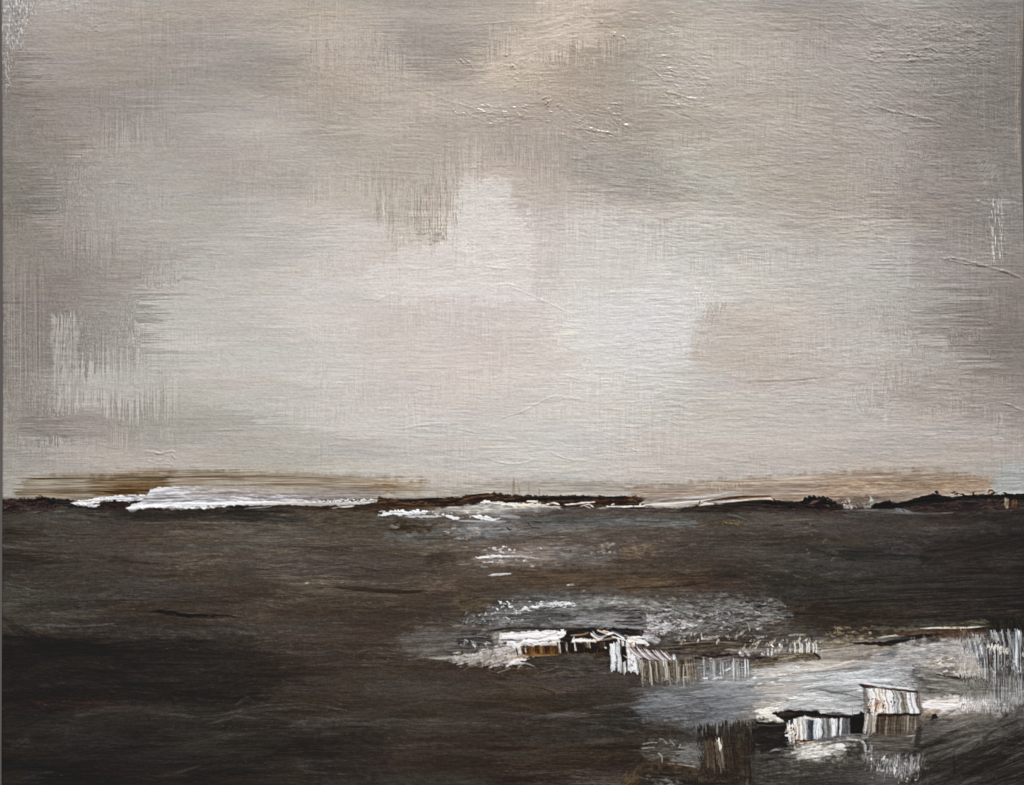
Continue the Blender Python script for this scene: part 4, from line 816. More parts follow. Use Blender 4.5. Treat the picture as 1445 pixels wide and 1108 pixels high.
P([(880,822),(930,815),(960,826),(900,840),(870,836)], [(92,78,60),(110,94,74)], a=.45, ang=8, ln=24, th=2, soft=8, rough=6)
P([(640,840),(690,846),(700,858),(660,868),(640,862)], [(84,72,54),(98,86,66)], a=.45, ang=10, ln=16, th=2, soft=8, rough=6)
S([(870,832),(900,829),(950,828),(1000,822)], [1.5,2.5,1.5], (34,24,18), a=.6, dry=.2)
for x0, y0, x1 in [(690,811,722),(800,826,812),(810,836,812),(822,835,826)]:
    S([(x0,y0),((x0+x1)/2,y0-1),(x1,y0-1)], 2, (206,210,210), a=.75, dry=.3, ln=5, h=.3)

# ---------------------------------------------------------------- lower land, dark left: broad brushwork
for q, w_, c_, a_ in [
    ([(20,960),(80,935),(150,940),(200,950)], [8,16,8], [(50,46,42),(62,58,52)], .4), ([(10,1060),(60,1030),(130,1035),(190,1045)], [6,12,6], [(48,44,40),(58,54,50)], .4),
    ([(100,1012),(150,1002),(200,1000),(230,1005)], [6,10,5], [(66,60,54),(56,52,48)], .45), ([(200,1005),(300,1012),(360,1000),(420,996),(500,1005)], [4,9,12,6], [(72,70,66),(56,54,50),(88,84,78)], .5),
    ([(300,1020),(330,1012),(360,1014)], [3,3,2], (96,88,80), .6), ([(330,995),(350,985),(362,992)], [3,5,3], (92,84,76), .5), ([(400,1025),(450,1022),(500,1018),(560,1028)], [5,9,9,5], [(84,84,80),(66,66,62)], .5),
    ([(380,1008),(420,1018),(500,1010)], [3,6,4], [(76,74,72)], .4), ([(520,1020),(560,1018),(600,1022),(650,1020)], [5,12,14,8], [(80,80,76),(70,70,66)], .5), ([(440,1040),(500,1030),(540,1035)], [4,7,3], (58,56,54), .4),
    ([(230,960),(280,950),(310,945)], [5,12,6], (54,50,48), .4), ([(250,970),(330,975),(370,985)], [6,10,6], (46,42,42), .35), ([(330,1070),(380,1060),(390,1052)], [5,14,8], (48,46,48), .45),
    ([(415,1080),(440,1076),(455,1080)], [6,14,6], (58,60,58), .5), ([(420,1090),(460,1088),(480,1082)], [3,5,2], (66,70,66), .4), ([(220,1096),(260,1088),(290,1078)], [3,4,2], (74,70,66), .45),
    ([(30,1100),(45,1096),(60,1098)], [4,8,4], (56,54,60), .4), ([(60,1090),(80,1088)], [3,3], (74,70,64), .4), ([(0,985),(150,975),(330,985),(400,980)], [14,26,12], (24,21,20), .4), ([(0,870),(60,905),(140,915),(300,905)], [14,20,14], (24,21,20), .4), ([(40,915),(120,912),(180,930)], [10,20,10], (22,19,18), .4),
    ([(400,905),(470,900),(520,900)], [4,6,3], [(76,68,64)], .5), ([(560,975),(640,970),(700,975)], [3,5,3], (80,74,68), .4), ([(420,960),(560,950),(640,960)], [6,10,6], (66,60,54), .35),
    ([(540,880),(620,870),(640,890)], [6,10,6], (66,60,54), .35), ([(680,1005),(740,1008),(800,1010),(850,1008)], [4,7,9,5], [(84,82,80),(70,68,66)], .5), ([(770,1010),(800,1008),(830,1009)], [3,7,4], (98,98,98), .5),
    ([(830,1000),(860,996),(890,992),(915,990)], [3,6,6,3], [(108,106,104),(84,82,80)], .5), ([(820,1048),(850,1045),(885,1044)], [4,8,3], [(92,84,82),(78,70,68)], .5), ([(600,1060),(680,1062),(760,1068),(830,1062)], [8,12,12,6], [(60,56,52),(68,64,60)], .4),
    ([(700,1090),(780,1092),(850,1085)], [5,9,5], [(74,72,70)], .35), ([(560,1075),(640,1080),(700,1076)], [8,12,8], (38,35,33), .4), ([(650,1030),(720,1035),(800,1034)], [8,12,8], (44,40,38), .4),
    ([(740,965),(780,975),(785,985)], [2,5,2], [(96,84,72),(44,36,32)], .5), ([(780,960),(850,962),(900,958)], [5,9,5], (62,62,66), .5), ([(600,985),(700,990),(760,1000),(780,1008)], [2,3,3,2], [(92,84,76)], .4)]:
    S(q, w_, c_, a=a_, dry=.32, ds=.25, ln=45, th=1.5, fray=14, soft=2.5, h=.12)
P([(420,1040),(530,1030),(560,1060),(540,1100),(440,1100)], (30,27,27), a=.45, ang=-6, ln=40, th=2.5, soft=16, rough=10)
P([(0,900),(340,890),(420,960),(300,990),(0,990)], (26,23,22), a=.35, ang=2, ln=40, th=3, soft=22, rough=14)
WN((0,720,1440,1108), .12, ang=2, ln=30, th=3.0, soft=10)

# ---------------------------------------------------------------- central torrent: grey halo, white bar, hanging curtain
P([(560,905),(600,885),(640,880),(690,888),(700,910),(690,925),(600,932),(572,922)], [(72,68,64),(92,90,88),(110,108,106)], a=.7, ang=2, ln=40, th=1.7, soft=9, rough=7, dry=.12)
P([(650,880),(662,872),(690,862),(710,848),(790,838),(850,840),(912,848),(912,884),(820,886),(700,884)], [(70,70,72),(96,98,100),(124,126,128),(84,84,86)], a=.75, ang=1, ln=34, th=1.9, soft=5, rough=5, h=.15, part=11)
D(60, (654,864,735,884), (.5,1.2), [(176,184,192),(150,156,162),(60,58,60),(200,204,210)], a=(.4,.9), elong=(1,3), ang=25, spread=50, h=.3)
D(34, (696,848,790,876), (.5,1.2), [(180,186,192),(200,204,208),(60,60,62)], a=(.4,.9), elong=(1,3), ang=5, spread=35, h=.3)
D(16, (700,847,724,860), (.6,1.5), [(222,226,232),(240,242,246)], a=(.6,1), elong=(1,2), spread=30, h=.5)
S([(735,861),(742,859),(748,862)], [2,5,3], (216,222,224), a=.9, rag=1, h=.5)
S([(752,858),(765,855),(780,854),(800,852)], [2,4,3,3], [(206,212,216),(230,234,236)], a=.85, dry=.2, ln=8, rag=1.2, h=.5)
S([(770,852),(790,851),(812,852)], [2,5,3], [(226,230,234),(196,200,206)], a=.85, dry=.2, ln=8, rag=1.2, h=.5)
D(20, (745,848,815,858), (.7,1.6), [(222,226,228)], a=(.6,1), elong=(1,3), spread=15, h=.4)
P([(760,862),(800,866),(805,872),(760,872)], (66,64,66), a=.6, soft=4, rough=4); P([(750,874),(775,872),(780,880),(752,882)], (58,56,56), a=.7, ang=5, soft=3, rough=3)
P([(820,846),(905,842),(912,850),(830,856)], [(140,140,134),(170,170,164),(112,110,104)], a=.65, ln=20, th=1.6, soft=3, rough=3, dry=.15, h=.2)
for k in range(6):
    S([(862 + 3 * (k % 3), 856 + k * 5), (885, 857 + k * 5), (909, 856 + k * 5)], 2.0, (44,38,34), a=.75, fray=3, dry=.1, h=.1)
S([(800,877),(850,880),(880,885),(912,886)], [5,9,6,3], [(128,130,134),(150,154,160),(104,104,106)], a=.7, ln=24, h=.2)
S([(660,891),(700,889),(720,886),(770,887),(830,888)], [3,3,2,3], (44,38,40), a=.75, ln=40)
P([(646,896),(690,892),(698,900),(694,912),(650,912)], [(44,40,42),(60,56,58),(82,80,82)], a=.85, ang=-2, ln=18, th=1.7, soft=4, rough=4)
S([(640,900),(670,898),(690,900)], [2,2.5,1.5], (112,112,112), a=.6, dry=.2); D(14, (650,904,690,912), (.8,2), [(160,162,162),(190,192,192)], a=(.5,.9), elong=(1,2.2), spread=60, h=.3)
P([(692,892),(706,892),(706,910),(696,912)], [(112,112,104),(140,140,132)], a=.8, ang=80, ln=10, th=1.6, soft=2.5, rough=2, h=.1)
# white bar
P([(706,894),(740,891),(775,890),(800,890),(800,898),(790,903),(760,906),(730,910),(704,906)], [(190,184,190),(226,222,224),(244,242,242)], a=.97, ang=3, ln=26, th=1.7, soft=1.2, rough=1.5, rs=5, h=.6, part=12, rgh=.3)
S([(706,904),(720,903),(736,904),(730,902)], [2,3,1.5], (84,78,84), a=.7); S([(740,898),(758,902),(776,896),(790,892)], [1.5,2,1.5], (120,122,110), a=.55, dry=.2)
P([(690,915),(720,906),(760,904),(790,906),(782,914),(740,916),(732,930),(710,942),(680,938),(650,938),(635,930),(660,924)], [(140,132,126),(176,170,166),(206,200,198),(158,150,144)], a=.88, ang=14, ln=26, th=1.7, soft=3, rough=4, fray=6, h=.3, part=12)
S([(712,912),(722,908),(728,911),(740,906),(760,908),(778,907)], [4,7,6,6,4,3], [(220,218,222),(238,238,240),(196,196,204)], a=.9, rag=1.5, ln=9, h=.6, part=12)
S([(690,922),(705,918),(724,916)], [2,6,4], [(206,204,206),(160,156,156)], a=.7, dry=.2, ln=14, h=.3)
S([(600,928),(630,929),(655,927),(680,922)], [2,4,6,4], [(164,160,154),(190,186,180)], a=.75, dry=.15, ln=30, fray=10, h=.2)
D(30, (640,915,720,938), (.8,2), [(196,192,188),(116,106,100),(90,84,80)], a=(.3,.8), elong=(1,5), ang=20, spread=35, h=.2)
for q in [[(692,928),(696,918),(694,920)],[(702,932),(698,924)],[(712,930),(716,922)]]:
    S(q, 2, (86,76,70), a=.6, fray=0)
AS((650, 845, 912, 886), 150, (6, 50), (1.2, 4), 30.0, (6, 14), (.3, .8), dry=.45, ds=.2, hue=4, ln=14, th=1.2, soft=.9, h=.25, bias=12)
# umber stump below the bar
P([(735,912),(780,911),(808,912),(862,908),(866,918),(850,924),(736,922)], [(34,24,20),(66,48,34),(100,80,56),(48,34,26)], a=.93, ang=90, ln=14, th=1.5, soft=1.5, rough=1.6, h=.25, part=13)
P([(806,906),(866,902),(868,920),(808,922)], [(26,20,18),(44,36,32)], a=.9, ang=88, ln=12, th=1.8, soft=1.5, rough=1.6, part=13)
S([(724,929),(736,926),(755,925),(790,924)], [3,4,3,2], [(120,88,56),(86,62,42)], a=.85, h=.2)
S([(733,913),(734,924)], 4, (196,196,194), a=.9, h=.4); S([(741,914),(742,921)], 2, (176,172,160), a=.8, h=.3); S([(728,913),(731,926)], 1.6, (44,32,28), a=.9)
K([(744,60,40,28),(752,120,96,64),(756,70,46,30),(764,128,108,76),(770,60,38,26),(780,110,90,60),(786,64,42,28)], [(744,912),(786,911)], [(744,923),(786,923)], a=.7, ln=9, th=1.0, mixn=.3, dark=(36,22,16), h=.3, rag=.8)
S([(718,936),(728,932),(738,931),(746,930)], [3,4,2], (222,220,220), a=.9, rag=.8, h=.5)
S([(714,942),(724,936),(740,936)], [2,4,2], (206,202,200), a=.85, rag=.8, h=.4)
S([(730,944),(738,936),(748,938),(756,942)], [2,3,2,1], (160,156,148), a=.6)
S([(700,950),(712,946),(722,942)], 1.6, (150,140,132), a=.6)
P([(745,928),(860,925),(870,945),(800,960),(760,945)], [(52,48,44),(72,68,64),(60,58,58)], a=.7, ang=2, ln=30, th=1.8, soft=6, rough=5)
# black and white tangle at x 785-880
P([(800,889),(830,887),(875,886),(900,888),(915,892),(905,902),(880,906),(850,905),(800,906),(786,903),(796,897)], [(20,14,15),(38,28,28),(60,52,50)], a=.96, ang=-6, ln=14, th=2, soft=1.2, rough=1.5, h=.3, part=13)
P([(780,900),(790,901),(790,908),(778,908)], (236,232,226), a=.9, soft=1, rough=1, h=.5)
D(5, (786,890,800,896), (1.2,2.2), [(236,238,246)], a=(.9,1), elong=(1,1.8), h=.6)
P([(804,908),(808,902),(818,900),(826,902),(840,903),(843,907),(806,909)], [(232,214,194),(240,228,214)], a=.96, soft=.9, rough=1.2, rs=3, h=.5, part=22)
S([(803,897),(815,896),(824,895),(832,892)], [1.4,2,1.6], (150,128,100), a=.9, h=.3); S([(808,903),(811,898)], 1.8, (196,204,214), a=.9, h=.3)
for q, w_, c_ in [([(833,893),(838,898),(846,902),(852,898)], 3, (206,208,212)), ([(836,890),(840,896),(848,899),(858,896)], 2.4, (150,150,156)), ([(842,889),(852,893),(860,896)], 2.6, (176,168,158)),
    ([(850,890),(858,892),(864,895)], 2.4, (196,176,156)), ([(856,896),(866,893),(874,897),(882,902)], 3, (206,214,226)), ([(862,890),(872,894),(882,899),(890,902)], 2.2, (96,98,106)),
    ([(866,887),(880,892),(892,894)], 2, (44,40,42)), ([(880,889),(888,896),(884,902)], 2.4, (34,28,30)), ([(884,900),(896,899),(912,900),(920,902)], 2.4, (214,208,202)), ([(880,896),(892,900),(905,905)], 1.8, (150,140,130)),
    ([(846,904),(856,902),(868,900)], 2.4, (120,110,98)), ([(852,906),(853,912),(856,915)], 2.6, (222,218,206)), ([(838,903),(846,904)], 2, (206,180,150)), ([(870,902),(876,908)], 2, (96,90,84)), ([(862,898),(880,903),(893,908)], 2.2, (190,188,186)), ([(872,900),(874,910),(875,925),(877,948)], 2.6, (214,214,214))]:
    S(q, w_, c_, a=.95, fray=0, h=.5, soft=.7)
K([(784,36,28,24),(787,200,196,186),(789,40,30,26),(796,36,28,24),(798,196,192,184),(800,40,32,28),(807,36,30,28),(809,200,196,190),(811,44,36,32),(822,50,42,36),(826,90,80,68),(831,150,146,136),(833,44,38,34),(850,60,54,46),(858,48,42,38)], [(784,906),(858,906)], [(784,920),(800,921),(830,914),(858,914)], a=.85, lean=.15, ln=9, th=1, mixn=.3, dark=(28,22,20), h=.3, rag=2)
P([(840,920),(866,920),(866,928),(840,928)], (44,36,30), a=.6, soft=2, rough=2)
# hanging white curtain
K([(858,40,38,40),(860,222,226,230),(866,234,236,238),(868,70,78,92),(870,206,214,224),(873,176,176,176),(875,60,56,54),(878,214,212,208),(880,232,232,230),(881,44,36,40),(884,206,206,212),(890,232,234,240),(896,222,230,242),(901,236,238,242)],
  [(858,908),(868,907),(876,904),(886,906),(901,912)], [(858,946),(866,944),(872,950),(880,950),(886,946),(894,951),(901,945)], a=.97, lean=.06, ln=16, th=1.1, mixn=.25, dark=(80,84,92), h=.8, rag=3, part=14, rgh=.28)
K([(880,20,16,20),(884,26,20,24)], [(876,912),(884,912)], [(876,936),(884,930)], a=.95, lean=.05, mixn=0, h=.1, rag=1)
S([(862,947),(864,940)], 1.5, (120,112,108), a=.8); D(8, (862,930,874,944), (1,2), [(70,76,90),(180,190,206)], a=(.5,.9), elong=(1,2.5), ang=70, h=.2); D(8, (884,928,898,948), (1,2.2), [(150,164,186),(120,112,116)], a=(.5,.9), elong=(1,2), ang=80, h=.2)
P([(884,900),(900,898),(912,904),(916,910),(896,912),(886,908)], [(226,222,218),(244,242,240)], a=.95, ang=-12, ln=12, th=1.6, soft=1, rough=1.6, rs=4, h=.6, part=21, rgh=.3)
K([(884,226,220,216),(888,236,232,228),(891,150,120,96),(894,238,236,232),(897,60,48,44),(900,236,234,230),(904,220,212,206),(908,70,58,52),(912,190,184,180)], [(884,906),(912,908)], [(884,922),(900,924),(912,914)], a=.93, ln=10, th=1, mixn=.2, dark=(70,58,54), h=.5, rag=2.5)
P([(912,893),(922,895),(932,904),(928,910),(914,906),(902,900)], [(140,138,140),(176,176,182),(196,196,200)], a=.85, ang=-12, ln=14, th=1.5, soft=2, rough=2, h=.3, part=21)
# diagonal rake of grey-lilac marks
P([(886,912),(905,910),(930,920),(950,924),(954,935),(930,936),(912,934),(894,924)], (70,62,58), a=.85, soft=2, rough=2)
for k in range(15):
    rr = np.random.RandomState(700 + k); x = 884 + k * 3.9 + rr.uniform(-1.6, 1.6); y = 911 + k * .6 + rr.uniform(-1.5, 1.5)
    S([(x,y),(x+7,y+8),(x+14,y+13.5),(x+20,y+17)], [1.2,2.2,2.6,1.2], [(178,168,170),(206,200,202),(150,146,150)][k % 3], a=.88, fray=0, h=.4, soft=.7)
S([(880,925),(892,932),(905,936),(916,940)], [1.6,2.4,1.8], (176,170,166), a=.9, h=.3)
S([(950,923),(952,930),(952,937)], [4,4.5,3], (196,202,208), a=.93, h=.5)
K([(898,50,46,42),(902,170,168,162),(905,150,146,136),(907,70,64,56),(912,120,116,108),(914,186,186,178),(917,66,60,52),(922,150,144,134),(925,60,54,48),(930,110,104,94),(935,180,180,176),(938,166,164,160),(941,70,62,54),(945,120,112,100),(948,64,58,52),(953,110,104,94),(958,66,60,52),(966,96,88,76),(974,62,56,48),(984,78,72,66)],
  [(898,930),(912,934),(930,932),(955,930),(984,928)], [(898,950),(908,964),(918,966),(930,960),(940,962),(955,962),(984,955)], a=.9, lean=.12, ln=20, th=1.0, mixn=.3, dark=(48,42,38), h=.3, rag=3, part=14, gaps=.08)
D(60, (905,955,990,972), (.6,1.4), [(150,158,164),(120,126,132),(60,58,58)], a=(.3,.8), elong=(1,3), spread=20, h=.25)

# ---------------------------------------------------------------- scumbled grey thicket right of the torrent
P([(911,850),(960,846),(1010,842),(1060,846),(1105,850),(1120,862),(1110,880),(1050,890),(980,900),(930,902),(911,890)], [(60,56,56),(92,92,94),(126,128,130),(86,86,84),(112,112,110)], a=.75, ang=2, ln=22, th=2.2, soft=6, rough=6, h=.2, dry=.12, part=11)
P([(911,870),(935,868),(960,876),(985,884),(960,890),(930,892),(911,892)], [(150,148,150),(186,184,186),(200,198,200)], a=.8, ang=3, ln=10, th=1.8, soft=2.5, rough=4, rs=4, h=.4, dry=.12)
P([(911,848),(960,850),(980,870),(930,866),(911,862)], [(112,112,106),(150,150,146)], a=.6, ang=-15, ln=14, th=2, soft=4, rough=5, dry=.25, h=.25)
D(200, (912,850,1080,900), (.6,1.8), [(176,178,180),(150,154,158),(190,190,192),(54,50,52),(44,40,42),(120,122,124)], a=(.3,.85), elong=(1,4.5), ang=5, spread=28, h=.25)
D(70, (1000,845,1110,880), (.6,1.4), [(130,134,138),(50,46,46),(150,150,146)], a=(.25,.7), elong=(2,7), ang=-4, spread=14, h=.2)
S([(1050,865),(1070,867),(1090,868)], 1.6, (150,148,142), a=.8, h=.3); S([(1065,878),(1085,875),(1092,877),(1104,876)], 1.8, (136,132,126), a=.7, h=.3); S([(1056,881),(1058,890)], 1.5, (190,186,180), a=.8, h=.3)
P([(940,905),(1000,898),(1050,902),(1060,912),(1040,926),(960,922),(930,918)], [(44,38,34),(70,64,56),(92,84,74)], a=.8, ang=3, ln=26, th=1.8, soft=5, rough=4)
S([(960,908),(1000,906),(1040,907)], 1.6, (140,128,120), a=.6)
S([(990,902),(1010,899),(1018,898)], [3,5,3], (170,168,162), a=.6, dry=.3, ln=5, h=.3)
D(30, (955,893,1040,906), (.7,1.6), [(196,196,194),(150,148,142)], a=(.4,.9), elong=(1,3), ang=75, spread=25, h=.3)
P([(975,925),(1020,922),(1060,922),(1100,924),(1105,930),(1060,938),(1000,936)], [(30,22,22),(46,38,34)], a=.9, ln=22, th=1.7, soft=2, rough=3, part=13)
D(60, (1040,902,1100,925), (.6,1.4), [(170,162,150),(196,190,182),(92,84,76)], a=(.4,.9), elong=(1.5,4.5), ang=65, spread=30, h=.3)
for q, w_ in [([(1043,920),(1046,924),(1050,924)], 4), ([(1051,918),(1055,923),(1058,927)], 4), ([(1074,924),(1078,923)], 4), ([(1094,928),(1096,926)], 4), ([(1001,929),(1005,934)], 4.5), ([(1083,915),(1084,926)], 2.4), ([(1088,910),(1092,914)], 2.4), ([(1100,908),(1101,914)], 2.6), ([(1090,912),(1088,928)], 2)]:
    S(q, w_, (228,230,234), a=.95, fray=0, h=.7, soft=.7)
P([(985,934),(1030,934),(1060,936),(1060,955),(1000,962),(985,955)], [(66,62,60),(92,92,94),(110,112,116)], a=.6, ang=90, ln=18, th=1.6, soft=4, rough=3)
K([(1000,80,78,76),(1003,176,180,188),(1007,190,196,204),(1010,90,88,86),(1014,130,128,126),(1017,150,154,158),(1020,82,78,76),(1024,150,154,160),(1027,110,106,104),(1034,140,150,152),(1040,150,152,154),(1046,104,104,104),(1052,86,86,88)], [(1000,938),(1016,930),(1024,938),(1052,938)], [(1000,960),(1026,962),(1052,958)], a=.75, lean=.04, ln=16, th=1.0, mixn=.25, dark=(60,58,58), h=.35, rag=3)

# ---------------------------------------------------------------- pale water, lower right
P([(905,975),(940,962),(1000,960),(1060,945),(1090,940),(1150,928),(1160,914),(1230,905),(1260,912),(1330,905),(1390,900),(1446,892),(1446,1030),(1380,1040),(1300,1020),(1240,1010),(1160,1000),(1110,1008),(1086,1016),(1040,1020),(985,1028),(920,1020)],
  [(96,92,90),(120,118,116),(146,144,142),(162,158,154)], a=.62, ang=5, ln=60, th=2, soft=7, rough=6, h=.12, part=15)
P([(905,985),(960,972),(1062,965),(1062,1012),(1000,1024),(920,1022),(905,1005)], [(66,66,72),(84,88,96),(108,116,126),(92,96,104)], a=.8, ang=6, ln=44, th=1.7, soft=7, rough=5, h=.15, part=15)
P([(905,1000),(990,995),(1000,1018),(940,1022),(905,1018)], [(70,68,68),(92,92,94)], a=.5, ang=4, ln=34, th=1.8, soft=9, rough=6)
P([(985,958),(1065,955),(1065,985),(1000,990)], [(96,98,104),(122,128,138),(146,152,162)], a=.6, ang=5, ln=38, th=1.7, soft=5, rough=5, dry=.12, h=.15)
D(160, (905,972,1060,1020), (.5,1.2), [(140,150,164),(120,130,142),(60,60,66)], a=(.2,.6), elong=(1,5), ang=6, spread=10, h=.15)
S([(990,1020),(1020,1016),(1045,1010)], [3,6,3], [(128,140,158),(96,104,118)], a=.7, dry=.2, ln=14, h=.2)
S([(985,965),(1010,963),(1060,960)], [2,4,3], (140,154,170), a=.6, dry=.25, h=.2)
P([(1062,942),(1100,936),(1160,928),(1165,960),(1150,985),(1096,1002),(1080,1006),(1062,1004)], [(140,136,132),(162,158,154),(176,172,168)], a=.85, ang=7, ln=44, th=1.7, soft=4, rough=4, h=.2, part=15)
P([(1066,994),(1098,990),(1116,1012),(1108,1020),(1085,1022),(1066,1018)], [(176,172,164),(204,202,194),(190,186,178)], a=.92, ang=-4, ln=24, th=1.7, soft=2.5, rough=2.5, h=.3, part=15)
S([(1092,1002),(1097,996),(1108,988),(1125,980)], [2,3,2], (120,108,90), a=.6)
P([(1045,1004),(1066,1003),(1066,1022),(1050,1020)], [(104,92,78),(140,128,110)], a=.6, ang=20, ln=10, th=1.8, soft=4, rough=4, dry=.2)
P([(1150,915),(1180,905),(1240,904),(1270,912),(1256,945),(1180,952),(1150,948)], [(124,116,108),(144,138,130),(152,148,142)], a=.85, ang=4, ln=36, th=1.8, soft=6, rough=5, h=.12, part=15)
P([(1205,920),(1245,915),(1250,942),(1205,948)], [(110,98,94),(130,120,116)], a=.5, ang=88, ln=26, th=1.6, soft=6, rough=4)
for k in range(22):
    x = 1172 + k * 3.9
    S([(x,936 - k*.4 + (k*7)%5),(x+.5,950-k*.45)], 1.3, (92,86,84), a=.5, fray=0, h=-.05)
P([(1135,950),(1200,948),(1260,942),(1297,935),(1297,972),(1210,970),(1150,975),(1130,965)], [(120,124,130),(156,162,170),(184,190,198),(140,144,150)], a=.85, ang=4, ln=34, th=1.7, soft=4, rough=4, h=.2, part=15)
P([(1250,918),(1300,924),(1297,950),(1240,950)], [(86,86,92),(120,126,134),(150,156,164)], a=.6, ang=3, ln=18, th=1.9, soft=5, rough=5, dry=.15)
D(150, (1215,922,1297,972), (.6,1.7), [(70,72,80),(150,162,176),(190,198,206),(96,100,108)], a=(.3,.8), elong=(1.5,5), ang=6, spread=14, h=.2)
P([(1128,972),(1160,966),(1220,968),(1220,982),(1150,984)], [(96,98,106),(126,130,138)], a=.6, ang=-4, ln=26, th=1.8, soft=4, rough=4, dry=.15)
S([(1188,968),(1200,964),(1216,966)], [3,6,2], (190,200,212), a=.7, h=.2)
P([(1096,1001),(1110,990),(1126,980),(1134,974),(1146,974),(1160,980),(1220,982),(1223,1005),(1212,1008),(1160,1006),(1152,1002),(1112,1001)], [(150,156,160),(172,178,182),(188,194,198),(160,164,168)], a=.9, ang=0, ln=40, th=1.7, soft=2, rough=2.5, h=.25, part=15)
P([(1134,976),(1142,972),(1152,976),(1156,982),(1128,984)], (176,184,190), a=.6, soft=2, rough=2)
P([(1155,975),(1200,978),(1220,984),(1220,992),(1170,986)], [(100,106,116),(140,146,156)], a=.55, ang=-6, ln=18, th=1.6, soft=3, rough=3, dry=.2)
D(60, (1105,980,1222,1002), (.5,1.2), [(110,118,128),(96,100,110),(206,212,216)], a=(.2,.6), elong=(1,5), spread=8, h=.12)
# loose wet strokes over the pale water
wmask = lambda x, y: 1.0 if (1000 < x and 915 + (x > 1290) * 10 < y < 1000 and not (1218 < x < 1300 and y > 962) and not (x > 1100 and y > 995)) else 0.0
AS((1000, 905, 1446, 1005), 260, (24, 110), (2, 9), 24.0, (5, 6), (.3, .75), dry=.38, ds=.2, hue=3, ln=34, th=1.3, soft=1.5, h=.2, mask=wmask, bias=9)
AS((905, 962, 1066, 1018), 90, (24, 90), (1.5, 6), 17.0, (6, 5), (.3, .7), dry=.42, ds=.2, hue=5, ln=30, th=1.2, soft=1.2, h=.15)
AS((1100, 930, 1290, 975), 60, (30, 90), (2, 5), 16.0, (5, 4), (.4, .8), dry=.42, ds=.2, hue=4, ln=30, th=1.2, soft=1.2, h=.25, bias=24)
AS((912, 846, 1100, 895), 110, (8, 40), (1.5, 5), 30.0, (5, 16), (.3, .8), dry=.45, ds=.2, hue=4, ln=14, th=1.2, soft=1.0, h=.25, bias=10)
AS((600, 880, 740, 940), 70, (14, 60), (1.5, 5), 26.0, (8, 10), (.3, .7), dry=.45, ds=.2, hue=4, ln=20, th=1.2, soft=1.2, h=.2, bias=8)
SM((1062, 938, 1446, 1004), 12, 30, 1.3, soft=8)
SM((905, 968, 1066, 1030), 12, 30, 1.3, soft=8)
AS((1000, 905, 1446, 1005), 240, (24, 100), (1.2, 4.5), 34.0, (4, 7), (.35, .8), dry=.42, ds=.18, hue=4, ln=30, th=1.2, soft=.9, h=.25, mask=wmask, bias=2)
AS((1130, 935, 1296, 975), 40, (24, 80), (1.5, 4), 12.0, (4, 4), (.5, .85), dry=.4, ds=.18, hue=2, ln=30, th=1.2, soft=.9, h=.3, bias=34)
AS((905, 965, 1064, 1018), 70, (20, 80), (1.2, 3.5), 20.0, (6, 4), (.35, .75), dry=.42, ds=.18, hue=3, ln=30, th=1.2, soft=.9, h=.2)
V(32, 985, 1062, [(985,930),(1062,932)], [(985,960),(1062,958)], (1, 2.2), [(176,182,190),(140,146,152),(90,90,92),(206,210,214)], a=(.35,.85), lean=(-.02,.08), h=.3, jt=4, jb=6)
V(40, 905, 985, [(905,938),(985,932)], [(905,966),(985,964)], (1, 2), [(150,142,132),(190,186,178),(66,58,50),(110,102,92)], a=(.35,.85), lean=(0,.12), h=.3, jt=5, jb=6)
D(60, (985,940,1130,965), (.6,1.4), [(206,210,214),(150,156,164)], a=(.4,.9), elong=(1.5,5), ang=4, spread=12, h=.25)
for q, w_, c_, a_ in [
    ([(1090,962),(1150,955),(1220,948),(1297,940)], [2,5,6,3], [(176,184,192),(206,212,218)], .75), ([(1125,972),(1180,962),(1240,960),(1296,962)], [2,4,5,3], [(186,194,202),(214,218,222)], .8),
    ([(1150,948),(1200,944),(1260,936),(1290,928)], [2,3,3,2], [(84,84,90),(120,122,128)], .6), ([(1160,975),(1195,979),(1222,986)], [2,6,4], [(84,88,98),(120,126,134)], .65),
    ([(1128,976),(1150,972),(1180,976),(1215,972)], [1,3,3,2], [(96,98,104)], .6), ([(1240,925),(1270,922),(1300,934)], [3,7,4], [(72,74,80),(104,106,112)], .55),
    ([(1300,926),(1330,930),(1360,924)], [2,5,3], [(96,94,92),(130,126,120)], .55), ([(1300,948),(1335,950),(1375,960)], [3,6,3], [(58,54,50),(84,80,74)], .7),
    ([(1300,992),(1350,990),(1400,992),(1430,1000)], [3,8,7,3], [(206,198,194),(226,222,220)], .75), ([(1320,1004),(1370,1003),(1420,1000)], [1,4,2], [(196,190,184)], .6),
    ([(1066,1000),(1080,1008),(1108,1014)], [4,10,6], [(196,192,184),(214,210,204)], .8), ([(1064,1018),(1085,1021),(1110,1020)], [2,4,3], [(30,24,23)], .8)]:
    S(q, w_, c_, a=a_, dry=.36, ds=.2, ln=30, th=1.2, fray=10, soft=1.0, h=.3)
